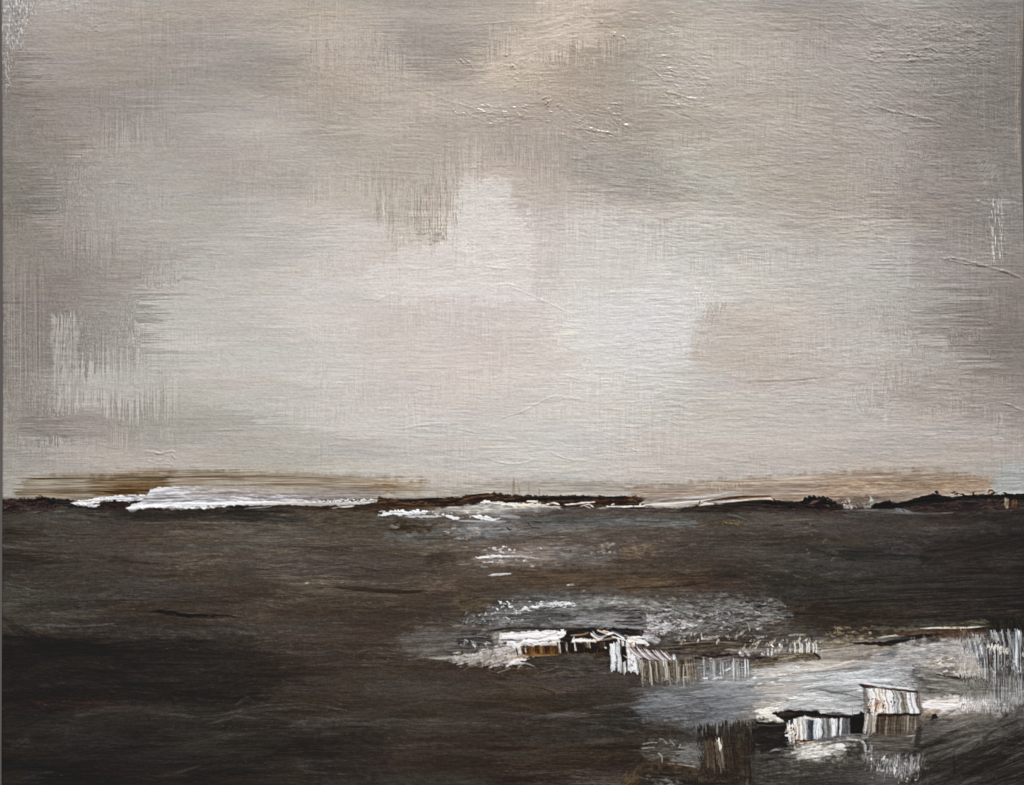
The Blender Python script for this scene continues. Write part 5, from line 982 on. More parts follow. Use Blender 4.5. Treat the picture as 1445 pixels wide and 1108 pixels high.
# marks along the top bank
D(70, (1100,902,1160,925), (.6,1.4), [(150,144,128),(176,172,160),(72,66,60),(190,188,180)], a=(.4,.9), elong=(1.5,4), ang=75, spread=25, h=.3)
P([(1100,924),(1145,918),(1157,926),(1154,932),(1110,934),(1060,942),(1060,936)], [(104,96,82),(74,64,54),(130,122,106)], a=.8, ang=8, ln=26, th=1.7, soft=2, rough=2)
S([(1144,919),(1152,924),(1157,929),(1152,931)], [1.5,3,3,1.5], (52,42,40), a=.9)
S([(1112,897),(1124,896),(1138,896)], [3,3.5,3], (140,136,126), a=.8, dry=.15, ln=3, h=.3)
for x in (1128,1131,1141,1151,1121,1147,1138): 
    S([(x,905+(x%4)),(x+1,913),(x+.5,922)], 2, (206,206,204), a=.8, fray=0, h=.4)
P([(1150,904),(1190,902),(1230,900),(1280,896),(1278,904),(1240,906),(1200,908),(1156,914)], [(96,88,76),(140,132,118),(120,112,100)], a=.7, ang=4, ln=14, th=1.6, soft=2.5, rough=3, dry=.2, h=.2)
P([(1150,868),(1270,882),(1280,896),(1180,900),(1140,895)], [(44,38,34),(60,54,50),(50,44,42)], a=.7, ln=34, th=1.8, soft=6, rough=5)
D(60, (1165,884,1230,906), (.7,1.6), [(130,112,88),(150,136,114),(112,98,80)], a=(.3,.8), elong=(1,4), ang=4, spread=20, h=.25)
P([(1225,886),(1300,884),(1340,880),(1396,876),(1396,884),(1330,890),(1240,892)], [(66,66,62),(92,88,78),(112,104,90)], a=.7, ang=3, ln=26, th=1.7, soft=2.5, rough=3, dry=.15, h=.2)
S([(1300,887),(1330,886),(1360,886),(1390,884)], [1.5,2.6,2.4,1.2], [(190,180,156),(222,216,204)], a=.85, dry=.12, ln=8, h=.4)
S([(1345,889),(1375,888),(1392,885)], [1.5,3,1.5], (34,24,20), a=.85)
S([(1265,894),(1300,896),(1360,893),(1395,895)], [6,8,12,6], [(70,50,40),(92,72,58),(62,46,38)], a=.7, ln=34, h=.1)
S([(1198,907),(1230,908),(1255,908),(1280,901),(1330,895)], [1.5,5,8,6,2], [(24,16,16),(40,30,28)], a=.92, ln=24, th=1.6, rag=.8, h=.25, part=13)
S([(1230,903),(1260,902),(1290,900)], [2,3,2], (78,80,86), a=.7)
S([(1240,900),(1262,897),(1280,896)], [1.5,2.4,1.2], (196,188,170), a=.75, dry=.15, h=.3)
S([(1150,917),(1190,913),(1210,909)], [1,2,1.5], (92,84,70), a=.7)
# right bank, grey wash with verticals
P([(1262,912),(1330,902),(1385,896),(1385,955),(1330,958),(1300,950),(1262,940)], [(132,128,128),(154,152,152),(168,166,164)], a=.8, ang=3, ln=26, th=1.8, soft=5, rough=5, h=.18, part=15)
D(110, (1270,905,1380,950), (.6,1.6), [(176,176,180),(120,118,122),(150,146,140)], a=(.25,.7), elong=(2,6), ang=8, spread=14, h=.2)
P([(1300,932),(1340,928),(1350,936),(1320,942)], [(130,122,104),(84,76,66)], a=.6, ang=3, ln=16, th=1.6, soft=3, rough=3, dry=.2)
P([(1318,945),(1350,942),(1362,952),(1330,956)], [(72,62,54),(96,86,78)], a=.65, ang=-4, ln=16, th=1.6, soft=3, rough=3, dry=.12)
D(20, (1320,925,1365,955), (.8,1.8), [(206,204,202),(222,220,216)], a=(.5,.9), elong=(1.5,5), ang=10, spread=25, h=.35)
P([(1345,932),(1384,930),(1384,956),(1350,954)], [(150,146,140),(170,166,160)], a=.7, ang=88, ln=14, th=1.6, soft=2, rough=2, h=.15)
P([(1297,940),(1320,946),(1350,956),(1385,962),(1420,966),(1420,985),(1340,982),(1297,978)], [(82,80,74),(100,98,92),(116,114,108)], a=.85, ang=-3, ln=40, th=1.9, soft=5, rough=4, h=.12)
S([(1318,950),(1340,955),(1370,958),(1400,962)], [2,3,2], (44,38,34), a=.7)
P([(1294,965),(1330,970),(1350,974),(1330,978),(1294,976)], [(56,54,52),(84,82,78)], a=.6, ang=-4, ln=20, th=1.7, soft=3, rough=3)
S([(1305,968),(1340,973),(1375,974)], [2,4,2], (160,158,146), a=.6, dry=.2, ln=30)
P([(1290,940),(1302,942),(1300,962),(1292,966)], (62,58,58), a=.6, soft=4, rough=4)
P([(1297,985),(1340,984),(1400,984),(1420,994),(1410,1008),(1340,1008),(1312,1004),(1297,1007)], [(176,164,156),(206,198,194),(222,216,214),(190,184,184)], a=.93, ang=0, ln=40, th=1.7, soft=3, rough=3, fray=8, h=.3, part=15)
P([(1360,985),(1446,980),(1446,1010),(1380,1006)], [(150,148,148),(172,172,176)], a=.6, ang=-4, ln=30, th=1.8, soft=8, rough=5, dry=.12)
S([(1300,1000),(1312,1004),(1330,1003)], [3,5,4], [(196,168,130),(172,140,104)], a=.6, ln=12)
P([(1296,1008),(1316,1004),(1316,1021),(1296,1022)], [(120,104,90),(150,138,124)], a=.8, ang=14, ln=18, th=1.7, soft=2.5, rough=2.5)
P([(1322,1006),(1390,1005),(1420,1010),(1360,1024),(1322,1023)], [(112,102,92),(134,124,112),(122,114,104)], a=.85, ang=2, ln=44, th=1.8, soft=4, rough=3, h=.12)
P([(1315,1008),(1321,1008),(1325,1014),(1320,1022),(1314,1021)], (40,28,26), a=.95, soft=.9, rough=1)
# bank of cold verticals at the right edge
P([(1395,884),(1446,878),(1446,962),(1395,962),(1385,930)], [(44,40,42),(62,58,60),(50,46,48)], a=.6, ang=88, ln=26, th=1.8, soft=7, rough=7, part=16)
P([(1392,874),(1446,868),(1446,888),(1395,890)], [(28,26,20),(44,42,32)], a=.8, ang=90, ln=8, th=1.8, soft=3, rough=4)
K([(1393,120,124,122),(1397,176,180,180),(1400,120,124,126),(1404,176,184,186),(1408,70,66,68),(1411,150,160,164),(1415,56,50,52),(1420,170,180,184),(1424,80,78,80),(1427,160,170,176)], [(1393,892),(1410,890),(1427,890)], [(1393,902),(1406,908),(1418,914),(1427,908)], a=.85, lean=.2, ln=12, th=1, mixn=.3, dark=(56,54,58), h=.35, rag=5, part=16)
K([(1431,120,126,132),(1433,176,196,206),(1437,190,206,216),(1439,150,164,176),(1441,96,96,100)], [(1431,890),(1441,892)], [(1431,935),(1436,948),(1441,940)], a=.93, lean=.02, ln=20, th=1, mixn=.25, dark=(84,84,90), h=.45, rag=5, part=16, rgh=.35)
K([(1357,70,64,70),(1360,96,92,98),(1366,176,188,196),(1369,84,80,86),(1373,184,194,202),(1377,92,88,92),(1380,190,200,206),(1384,110,110,112),(1388,70,62,60),(1392,160,166,168),(1396,70,62,60)], [(1357,908),(1396,906)], [(1357,918),(1375,930),(1396,924)], a=.8, lean=.2, ln=9, th=1.1, mixn=.25, dark=(62,56,60), h=.3, rag=5, part=16)
P([(1392,912),(1410,912),(1424,917),(1420,920),(1400,918)], [(176,172,160),(206,202,192)], a=.9, ang=-12, ln=12, th=1.5, soft=1.2, rough=1.5, h=.4)
S([(1390,914),(1410,916),(1432,920)], [2,3,2], (170,170,166), a=.7, h=.3); S([(1438,923),(1446,926)], [3,4], (196,196,192), a=.9, h=.3)
P([(1396,926),(1412,928),(1410,938),(1398,936)], [(140,130,104),(96,88,72)], a=.6, ang=90, ln=6, th=1.7, soft=2, rough=2.5, dry=.2)
V(40, 1384, 1444, [(1384,925),(1444,905)], [(1384,958),(1444,950)], (.9,1.8), [(150,158,164),(120,122,124),(176,184,190),(40,36,38),(34,30,32)], a=(.4,.9), lean=(-.05,.1), h=.3, jt=10, jb=8)
V(34, 1400, 1446, [(1400,955),(1446,950)], [(1400,990),(1446,1010)], (.9,1.8), [(150,154,158),(120,118,118),(60,56,58),(170,178,184)], a=(.3,.8), lean=(-.05,.1), h=.25, jt=8, jb=10)
D(30, (1396,930,1440,955), (.8,1.5), [(190,196,200),(44,40,42)], a=(.4,.8), elong=(1.5,4), ang=80, spread=30, h=.3)
P([(1400,985),(1446,975),(1446,1040),(1420,1030),(1400,1010)], [(96,96,98),(130,132,136),(150,154,158)], a=.6, ang=70, ln=16, th=1.9, soft=7, rough=6, dry=.15, h=.2)
# sweeping diagonal strokes at bottom right
P([(1290,1022),(1340,1024),(1400,1010),(1446,1000),(1446,1108),(1290,1108),(1285,1060)], [(34,31,29),(50,46,44),(66,62,58)], a=.85, ang=20, ln=60, th=2.2, soft=10, rough=7)
for k in range(26):
    rr = np.random.RandomState(500 + k); y = 1016 + k * 3.0 + rr.uniform(-3, 3); x = 1296 + rr.uniform(0, 50)
    c = [(112,108,104),(140,136,132),(50,46,44),(44,40,38),(96,90,84)][rr.randint(5)]
    S([(x,y+26),(x+45,y+14),(x+90,y-6),(x+125,y-32)], [1.5,rr.uniform(2,6),rr.uniform(2,6),1.5], c, a=rr.uniform(.3,.65), dry=.28, ln=50, fray=12, soft=1.5, h=.15)
P([(1330,1080),(1400,1040),(1446,1020),(1446,1060),(1400,1090),(1340,1100)], [(38,35,34),(50,47,45)], a=.65, ang=24, ln=50, th=2.5, soft=12, rough=8)
S([(1310,1068),(1350,1056),(1390,1036),(1430,1008)], [3,8,8,3], [(130,122,112),(104,98,90)], a=.55, dry=.3, ln=50, fray=14)
S([(1312,1056),(1345,1052),(1380,1040)], [2,4,2], (150,142,128), a=.5, dry=.3, ln=40)
S([(1420,1070),(1440,1062),(1446,1058)], [3,8,4], (90,90,92), a=.5, dry=.2)
AS((905, 1015, 1446, 1108), 110, (12, 46), (1.5, 6), 20.0, (90, 6), (.25, .6), dry=.42, ds=.2, hue=3, ln=20, th=1.3, soft=1.5, h=.2, bias=8)
AS((1290, 1015, 1446, 1108), 120, (40, 130), (1.5, 9), 18.0, (22, 8), (.3, .65), dry=.38, ds=.2, hue=4, ln=44, th=1.4, soft=2, h=.15)
AS((1300, 1005, 1446, 1040), 40, (50, 120), (2, 7), 10.0, (14, 6), (.3, .65), dry=.38, ds=.2, hue=3, ln=44, th=1.4, soft=2, h=.2, bias=20)
# ---------------------------------------------------------------- the block with the striped white wall
P([(1064,1016),(1090,1020),(1112,1018),(1114,1050),(1100,1066),(1062,1060)], [(30,28,26),(42,39,36),(36,33,31)], a=.92, ang=-3, ln=30, th=2, soft=3, rough=3)
S([(1068,1020),(1090,1021),(1110,1022)], [3,3,2], (34,26,26), a=.85)
S([(1066,1023),(1090,1024),(1112,1022)], [1.2,1.5,1], (112,108,100), a=.5)
P([(1088.5,1006.7),(1094,1005),(1100,1003.6),(1113.6,1002),(1152,1003),(1157,1006.7),(1179.6,1009),(1204,1009),(1212,1007),(1213,1004),(1222,1006),(1224,1036),(1199,1038),(1199,1015),(1167,1013),(1135,1011),(1121,1014),(1112,1022),(1106,1016),(1100,1013.5)],
  [(26,18,18),(40,30,30),(54,44,42)], a=.97, ang=-2, ln=18, th=2, soft=.8, rough=.9, rs=3, h=.45, part=13, rgh=.45)
S([(1092,1007),(1120,1007),(1150,1006)], [1.5,3,1.5], (70,58,54), a=.6, dry=.1, h=.2)
P([(1199,1012),(1222,1010),(1223,1036),(1200,1037)], [(16,16,16),(28,28,26)], a=.95, soft=1, rough=1)
K([(1111,70,64,66),(1113,176,178,190),(1116,60,54,60),(1119,56,50,54),(1120.5,222,220,214),(1124,212,204,194),(1127,206,190,172),(1130,224,220,212),(1134,206,202,196),(1138,176,178,182),(1141,54,66,84),(1143,80,96,118),(1146,44,46,58),(1148,150,172,196),(1152,186,206,222),(1158,206,222,234),(1160,96,98,106),(1163,110,108,108),(1166,150,152,150),(1169,86,88,96),(1172,120,124,132),(1174,240,240,242),(1176,206,206,212),(1178,176,196,212),(1181,190,206,220),(1182,62,58,68),(1184,90,84,92),(1186,230,232,234),(1188,84,84,92),(1191,110,116,126),(1194,76,76,86),(1199,90,92,102)],
  [(1111,1018),(1117,1014),(1121,1015),(1130,1012),(1136,1010),(1142,1014),(1152,1014),(1165,1014),(1199,1014)], [(1111,1034),(1120,1043),(1140,1045),(1160,1042),(1180,1040),(1199,1038)], a=.97, ln=22, th=.9, wob=1.3, mixn=.34, dark=(70,72,82), h=.6, rag=1.5, part=17, rgh=.3)
P([(1138,1018),(1141,1020),(1148,1040),(1146,1043)], (60,72,92), a=.6, soft=1, rough=1)
P([(1136,1010),(1140,1013),(1158,1014),(1158,1017),(1136,1016)], (228,226,218), a=.7, soft=1, rough=1.4, h=.4)
K([(1109,176,178,180),(1112,220,220,222),(1115,120,110,104),(1117,206,196,188),(1119,150,116,92),(1121,206,190,176)], [(1109,1022),(1121,1024)], [(1109,1046),(1121,1056)], a=.9, lean=.12, ln=8, th=1.2, mixn=.4, dark=(60,52,50), h=.5, rag=4)
D(22, (1110,1026,1122,1052), (.8,1.8), [(214,214,216),(60,54,54),(170,130,100),(232,230,228)], a=(.6,1), elong=(1,2.5), ang=60, spread=60, h=.3)
P([(1121,1045),(1150,1044),(1152,1047),(1130,1052),(1121,1050)], [(40,24,22),(92,56,34)], a=.93, ln=16, th=1.5, soft=1.2, rough=1, part=13)
P([(1125,1052),(1150,1046),(1200,1038),(1220,1036),(1222,1048),(1198,1056),(1196,1070),(1150,1074),(1122,1072)], [(112,108,102),(150,146,140),(186,184,176),(206,204,200)], a=.88, ang=8, ln=24, th=2, soft=4, rough=4, h=.25, part=15, dry=.08)
P([(1125,1054),(1160,1050),(1176,1058),(1156,1072),(1124,1074)], [(186,182,174),(214,212,206)], a=.8, ang=12, ln=20, th=1.8, soft=4, rough=4, dry=.15, h=.3)
S([(1178,1052),(1188,1054),(1195,1058)], [6,10,5], [(206,208,210),(186,184,182)], a=.85, dry=.1, h=.3)
S([(1150,1046),(1190,1040),(1222,1038)], [4,8,6], [(120,120,124),(96,94,96)], a=.75, ln=30, dry=.1)
S([(1165,1052),(1190,1046),(1215,1048)], [2,4,3], (76,70,72), a=.6)
P([(1176,1062),(1192,1058),(1198,1076),(1184,1080)], [(140,132,122),(170,162,152)], a=.6, ang=60, ln=9, th=1.7, soft=4, rough=4, dry=.2)
P([(1114,1072),(1200,1074),(1215,1064),(1222,1085),(1180,1100),(1110,1100)], [(62,60,56),(80,76,72),(70,66,62)], a=.75, ang=3, ln=30, th=2, soft=9, rough=6)
S([(1086,1061),(1094,1058),(1108,1058)], [2,3,2], (140,144,150), a=.75, dry=.2, ln=5, h=.3)
P([(1196,1052),(1222,1044),(1225,1070),(1200,1070)], (52,48,46), a=.75, ang=0, soft=6, rough=5)
# the taller white block
P([(1211,966),(1217,965),(1246,970),(1293,974),(1297,978),(1290,978),(1262,974),(1236,971),(1219,972)], [(60,42,40),(84,62,58)], a=.93, ang=-6, ln=18, th=1.5, soft=.8, rough=.8, part=13)
S([(1214,964),(1250,968),(1294,974)], [1.2,2.6,2.6], (196,206,210), a=.8, dry=.1, h=.3)
P([(1219,970),(1224,972),(1224,1000),(1220,1010),(1218,990)], (104,98,96), a=.7, ang=88, soft=1.5, rough=1.5)
K([(1221,110,100,98),(1223,206,204,204),(1225,238,236,234),(1230,232,230,230),(1233,206,196,190),(1235,244,242,242),(1238,190,160,136),(1240,214,196,182),(1243,236,232,230),(1245,240,240,242),(1248,150,124,110),(1250,240,238,238),(1255,214,214,218),(1257,120,120,122),(1259,190,196,200),(1261,104,104,108),(1264,176,180,180),(1267,140,136,124),(1270,120,114,104),(1272,150,148,140),(1275,176,174,164),(1276,242,242,242),(1280,240,240,246),(1283,166,168,196),(1285,222,222,236),(1288,150,150,156),(1291,120,112,112),(1294,140,130,124),(1297,150,138,130)],
  [(1221,973),(1236,972),(1256,975),(1276,978),(1297,978)], [(1221,1020),(1236,1008),(1262,1008),(1297,1008)], lean=.16, a=.97, ln=12, th=1.0, wob=2.2, mixn=.42, dark=(120,104,98), h=.7, rag=1.2, part=18, rgh=.3)
P([(1232,990),(1240,984),(1248,994),(1250,1006),(1236,1006),(1228,1000)], [(150,104,66),(190,150,116),(222,206,192)], a=.75, ang=65, ln=8, th=1.6, dry=.25, soft=2, rough=2.5, h=.3)
D(26, (1224,985,1250,1008), (.8,1.7), [(240,238,238),(150,108,76),(96,70,60),(232,230,230)], a=(.6,1), elong=(1,3.5), ang=60, spread=35, h=.4)
D(10, (1246,974,1262,1000), (.7,1.3), [(60,54,66),(80,76,84)], a=(.6,.9), elong=(1,2), ang=70, h=.2)
K([(1221,130,122,118),(1225,206,204,200),(1227,110,100,92),(1230,186,182,172),(1232,96,86,76),(1235,170,164,150),(1239,120,110,98)], [(1221,1006),(1239,1010)], [(1221,1034),(1239,1036)], lean=-.1, a=.92, ln=16, th=1, mixn=.25, dark=(70,62,58), h=.4, rag=2, part=18)
K([(1238,70,56,48),(1244,92,78,66),(1249,66,52,44),(1252,110,98,84),(1256,78,66,56),(1264,92,80,70),(1270,74,64,54),(1278,96,86,74),(1283,124,116,104),(1286,92,82,72),(1292,112,104,94),(1298,104,94,84)], [(1238,1008),(1298,1007)], [(1238,1038),(1298,1038)], lean=-.06, a=.95, ln=24, th=1.1, mixn=.3, dark=(58,46,38), h=.25, rag=1, part=18, rgh=.5)
P([(1238,1007),(1300,1006.5),(1300,1010),(1282,1011),(1236,1012)], [(44,30,28),(62,46,42)], a=.9, ln=9, th=1.5, soft=.9, rough=1.2)
P([(1222,1036),(1296,1034),(1296,1042),(1287,1052),(1286,1060),(1240,1078),(1220,1060)], [(78,72,68),(90,84,80),(84,78,72)], a=.9, ang=1, ln=44, th=1.8, soft=3, rough=3)
P([(1290,1030),(1300,1024),(1300,1052),(1288,1056),(1292,1044)], (56,52,50), a=.8, ang=70, soft=2, rough=2)
S([(1280,1039),(1286,1038.5),(1291,1038)], [1.4,2.2,1.5], (150,142,132), a=.85, h=.3); S([(1286,1048),(1290,1041)], 1.6, (128,122,114), a=.7)
P([(1218,1052),(1226,1058),(1240,1072),(1250,1092),(1290,1092),(1302,1070),(1280,1068),(1262,1070),(1240,1078),(1222,1070)], [(96,92,92),(126,124,126),(150,150,154)], a=.7, ang=80, ln=16, th=1.9, soft=6, rough=5, dry=.12, h=.2)
S([(1214,1045),(1219,1050),(1222,1060),(1224,1072)], [3,5,4,2], [(150,146,146),(186,184,184)], a=.75, dry=.15, ln=6, rag=1.5, h=.4)
P([(1224,1064),(1262,1074),(1302,1066),(1298,1094),(1262,1106),(1226,1086)], [(76,74,74),(120,118,118),(150,150,152),(178,178,180)], a=.75, ang=82, ln=12, th=1.5, soft=6, rough=7, fray=9, dry=.38, ds=.2, h=.3)
V(16, 1222, 1300, [(1222,1066),(1262,1076),(1300,1068)], [(1222,1080),(1262,1096),(1300,1090)], (1,1.8), [(150,150,152),(120,118,118),(76,74,74)], a=(.2,.5), lean=(-.1,.15), h=.2, jt=9, jb=9)
D(14, (1220,1070,1300,1106), (.8,1.6), [(206,206,208)], a=(.4,.9), elong=(1,2.4), ang=60, h=.3)
P([(1140,1088),(1220,1082),(1240,1108),(1140,1112)], [(56,54,52),(70,66,64)], a=.6, ang=5, ln=30, th=2, soft=9, rough=6)
# lower middle: brown uprights and grey block
P([(985,1024),(1040,1020),(1064,1018),(1064,1108),(1050,1112),(990,1090),(988,1050)], [(40,36,33),(54,49,45),(46,42,38)], a=.75, ang=88, ln=50, th=2, soft=3, rough=3)
P([(985,1030),(1010,1026),(1014,1044),(988,1044)], (44,34,31), a=.45, soft=4, rough=3)
K([(990,62,54,46),(996,92,82,72),(1000,60,52,44),(1006,84,74,62),(1010,130,120,108),(1013,80,70,58),(1018,104,96,88),(1020,64,56,48),(1026,70,62,54),(1032,54,48,42),(1040,66,58,50),(1050,50,44,40),(1060,56,50,44)], [(990,1046),(1012,1044),(1060,1044)], [(990,1084),(1012,1088),(1035,1086),(1060,1100)], lean=.08, a=.75, ln=34, th=1.2, mixn=.3, dark=(42,36,32), h=.25, rag=5, gaps=.15, rgh=.5)
S([(1012,1045),(1016,1049),(1017,1058)], [3,4,2.5], (190,190,184), a=.93, h=.5, rag=.4)
S([(1017,1058),(1019,1070),(1021,1084)], [2.5,3,2], (112,108,102), a=.6)
P([(905,1050),(930,1042),(950,1046),(960,1056),(960,1078),(934,1078),(905,1062)], [(80,78,74),(108,106,102),(70,66,62)], a=.65, ang=2, ln=20, th=1.9, soft=5, rough=5, dry=.1, h=.15)
P([(960,1048),(988,1050),(990,1084),(962,1080),(956,1070)], [(92,90,90),(108,108,108),(98,96,94)], a=.8, ang=2, ln=20, th=2, soft=3, rough=3, part=11)
for q in [[(930,1042),(936,1044),(942,1050)],[(906,1050),(920,1048),(928,1048)],[(905,1056),(925,1055)],[(928,1062),(934,1068),(934,1078)],[(934,1077),(960,1079),(985,1083)],[(945,1044),(952,1052)],[(960,1050),(958,1056)]]:
    S(q, 1.8, (150,148,142), a=.7, fray=1, rag=.5, h=.3)
S([(905,1078),(940,1080),(980,1086),(990,1090)], [4,6,6,3], [(66,50,36),(84,66,48)], a=.6, ln=30)
P([(885,1092),(930,1082),(990,1090),(1040,1094),(1040,1112),(940,1112),(872,1112)], [(58,50,42),(44,38,34),(36,30,28)], a=.75, ang=-2, ln=34, th=2, soft=6, rough=5)
P([(876,1108),(892,1088),(902,1086),(900,1112)], [(104,88,68),(84,70,54)], a=.6, ang=40, soft=4, rough=4)
P([(912,1098),(960,1102),(965,1112),(915,1112)], [(84,86,86),(112,116,116)], a=.6, ang=-10, ln=9, th=1.8, soft=3, rough=4, dry=.2, h=.2)
S([(900,1082),(880,1104),(872,1112)], [3,4,3], (78,68,56), a=.5, dry=.2)
P([(965,1022),(990,1022),(988,1038),(962,1036)], [(70,72,76),(100,106,112)], a=.6, ang=90, ln=14, th=1.6, soft=3, rough=3)
V(16, 962, 1066, [(962,1020),(1066,1016)], [(962,1034),(1066,1034)], (1,1.8), [(112,118,124),(130,130,126)], a=(.3,.7), lean=(-.05,.1), h=.2, jt=2, jb=6)
P([(1062,1062),(1110,1058),(1114,1108),(1070,1112)], [(52,50,48),(66,64,62)], a=.75, ang=10, ln=40, th=2, soft=7, rough=6)
P([(902,1020),(960,1022),(985,1032),(960,1042),(905,1040)], [(56,50,46),(70,62,56)], a=.6, ang=-2, ln=30, th=2, soft=6, rough=5)
# ---------------------------------------------------------------- dry scumble over the dark land: thin broken wisps in every stroke direction
SM((1350, 885, 1446, 1010), 4, 8, 1.3, vert=True, soft=5)
SM((980, 1015, 1070, 1108), 4, 10, 1.3, vert=True, soft=5)
lm = sm(708, 722, Y_)
den = sm(.25, .9, fnoise(X_ / 90, Y_ / 26, 71, 3))
yw_ = Y_ + 9 * (fnoise(X_ / 60, Y_ / 30, 72, 2) - .5)
w1 = fnoise(X_ / 26, yw_ / 2.2, 73, 4); w2 = fnoise(X_ / 7, yw_ / 1.6, 74, 3); w3 = fnoise(X_ / 2.0, Y_ / 1.6, 75, 2)
lt = sm(.62, .98, w1) * (.35 + .65 * w2) * den
dk = sm(.62, .98, 1 - w1) * (.4 + .6 * w2)
lumC = C.mean(-1)
soft_ = np.clip(1 - np.abs(lumC - 60) / 110, .25, 1)
C *= (1 + lm * soft_ * (.26 * lt - .12 * dk + .15 * (w2 - .5) + .14 * (w3 - .5)))[..., None]
fleck = sm(.93, .985, fnoise(X_ / 5.0, yw_ / 1.7, 76, 3)) * den * lm * soft_
C += (fleck * 20)[..., None]
hs = fnoise(X_ / 5, Y_ / 1.6, 77, 3) - .5
H += lm * .06 * hs + .03 * (w3 - .5)
C[..., 1] += (1.1 * sm(330, 160, X_) * sm(120, 220, Y_) + .15) * (1 - lm)
m3 = C.mean(-1, keepdims=True)
C += (m3 - C) * (.32 * sm(1085, 1110, X_) * sm(955, 970, Y_))[..., None]
m3 = C.mean(-1, keepdims=True); blue = np.clip((C[..., 2:3] - C[..., 0:1]) / 6, 0, 1) * lm[..., None]
C += (m3 - C) * 0.42 * blue
C[..., 0] += 1.2 * lm; C[..., 1] += .4 * lm
dkz = sm(900, 1000, Y_) * sm(560, 300, X_)
C *= (1 + .06 * dkz)[..., None]
# the last pass: tones pulled apart where the painter reinforced them
C[..., 1] += .3 * lm; C[..., 2] -= .9 * lm
cb = (sm(640, 760, X_) * sm(838, 860, Y_))[..., None]
C[:] = C + cb * .20 * (C - 72)
C[:] = C + (1 - lm[..., None]) * (.10 * (C - 172) + 1.5)
def blur(A, r):
    B = A
    for ax in (0, 1):
        P_ = np.concatenate([np.repeat(np.take(B, [0], ax), r + 1, ax), B, np.repeat(np.take(B, [-1], ax), r, ax)], ax)
        c = np.cumsum(P_, ax, dtype=np.float64); n = B.shape[ax]; w_ = 2 * r + 1
        B = ((np.take(c, range(w_, n + w_), ax) - np.take(c, range(0, n), ax)) / w_).astype(np.float32)
    return B
lm3 = lm[..., None]
C[:] = C + (.45 - .18 * lm3) * (C - blur(C, 2)) + (.24 - .10 * lm3) * (C - blur(C, 9))
np.clip(C, 6, 246, out=C)
# <<< PAINT

# ---------------------------------------------------------------- materials
def new_mat(name):
    m = bpy.data.materials.new(name); m.use_nodes = True
    return m, m.node_tree, m.node_tree.nodes["Principled BSDF"]
KLIGHT = 0.915        # light arriving on a flat bit of canvas, and the paint film's own sheen
FILM = 0.009
def lin(c):
    c = np.asarray(c, np.float32) / 255
    return np.where(c <= 0.04045, c / 12.92, ((c + 0.055) / 1.055) ** 2.4)

paint, nt, bs = new_mat("acrylic_paint")
at = nt.nodes.new("ShaderNodeAttribute"); at.attribute_name = "pigment"
ar = nt.nodes.new("ShaderNodeAttribute"); ar.attribute_name = "gloss"
tc = nt.nodes.new("ShaderNodeTexCoord")
nz = nt.nodes.new("ShaderNodeTexNoise"); nz.inputs["Scale"].default_value = 900; nz.inputs["Detail"].default_value = 2
mp = nt.nodes.new("ShaderNodeMapping"); mp.inputs["Scale"].default_value = (0.35, 1, 1)
nt.links.new(tc.outputs["Object"], mp.inputs[0]); nt.links.new(mp.outputs[0], nz.inputs["Vector"])
bp = nt.nodes.new("ShaderNodeBump"); bp.inputs["Strength"].default_value = 0.12; bp.inputs["Distance"].default_value = 0.0006
nt.links.new(nz.outputs[0], bp.inputs["Height"]); nt.links.new(bp.outputs[0], bs.inputs["Normal"])
nt.links.new(at.outputs["Color"], bs.inputs["Base Color"]); nt.links.new(ar.outputs["Fac"], bs.inputs["Roughness"])
mr = nt.nodes.new("ShaderNodeMapRange")          # wetter, glossier ridges mirror more than the matt film
for k_, v_ in (("From Min", 0.16), ("From Max", 0.42), ("To Min", 0.65), ("To Max", 0.25)): mr.inputs[k_].default_value = v_
nt.links.new(ar.outputs["Fac"], mr.inputs["Value"]); nt.links.new(mr.outputs[0], bs.inputs["Specular IOR Level"])

def plain(name, col, rough, scale, var, bump):
    m, t, b = new_mat(name)
    c = t.nodes.new("ShaderNodeTexCoord"); n = t.nodes.new("ShaderNodeTexNoise"); n.inputs["Scale"].default_value = scale; n.inputs["Detail"].default_value = 6
    r = t.nodes.new("ShaderNodeMapRange"); r.inputs["To Min"].default_value = 1 - var; r.inputs["To Max"].default_value = 1 + var
    x = t.nodes.new("ShaderNodeMix"); x.data_type = 'RGBA'; x.blend_type = 'MULTIPLY'; x.inputs[0].default_value = 1; x.inputs[6].default_value = (*col, 1)
    u = t.nodes.new("ShaderNodeBump"); u.inputs["Strength"].default_value = bump; u.inputs["Distance"].default_value = 0.002
    t.links.new(c.outputs["Object"], n.inputs["Vector"]); t.links.new(n.outputs[0], r.inputs[0]); t.links.new(r.outputs[0], x.inputs[7])
    t.links.new(x.outputs[2], b.inputs["Base Color"]); t.links.new(n.outputs[0], u.inputs["Height"]); t.links.new(u.outputs[0], b.inputs["Normal"])
    b.inputs["Roughness"].default_value = rough
    return m
m_wall = plain("grey_plaster", (0.115, 0.108, 0.105), 0.85, 40, 0.05, 0.3)
m_floor = plain("grey_concrete", (0.30, 0.29, 0.28), 0.7, 12, 0.15, 0.3)
m_wood = plain("pine_stretcher", (0.52, 0.38, 0.22), 0.6, 25, 0.15, 0.2)
m_linen = plain("raw_canvas", (0.55, 0.50, 0.42), 0.9, 600, 0.12, 0.5)

# ---------------------------------------------------------------- the painting
DEPTH = 0.036
DZ = CZ
WALL_Y = DEPTH + 0.004
root = bpy.data.objects.new("painting", None)
scene.collection.objects.link(root)
root.location = (0, WALL_Y, CZ)
root["label"] = "abstract painting on stretched canvas, pale grey sky over dark brown moor with white marks"
root["category"] = "painting"

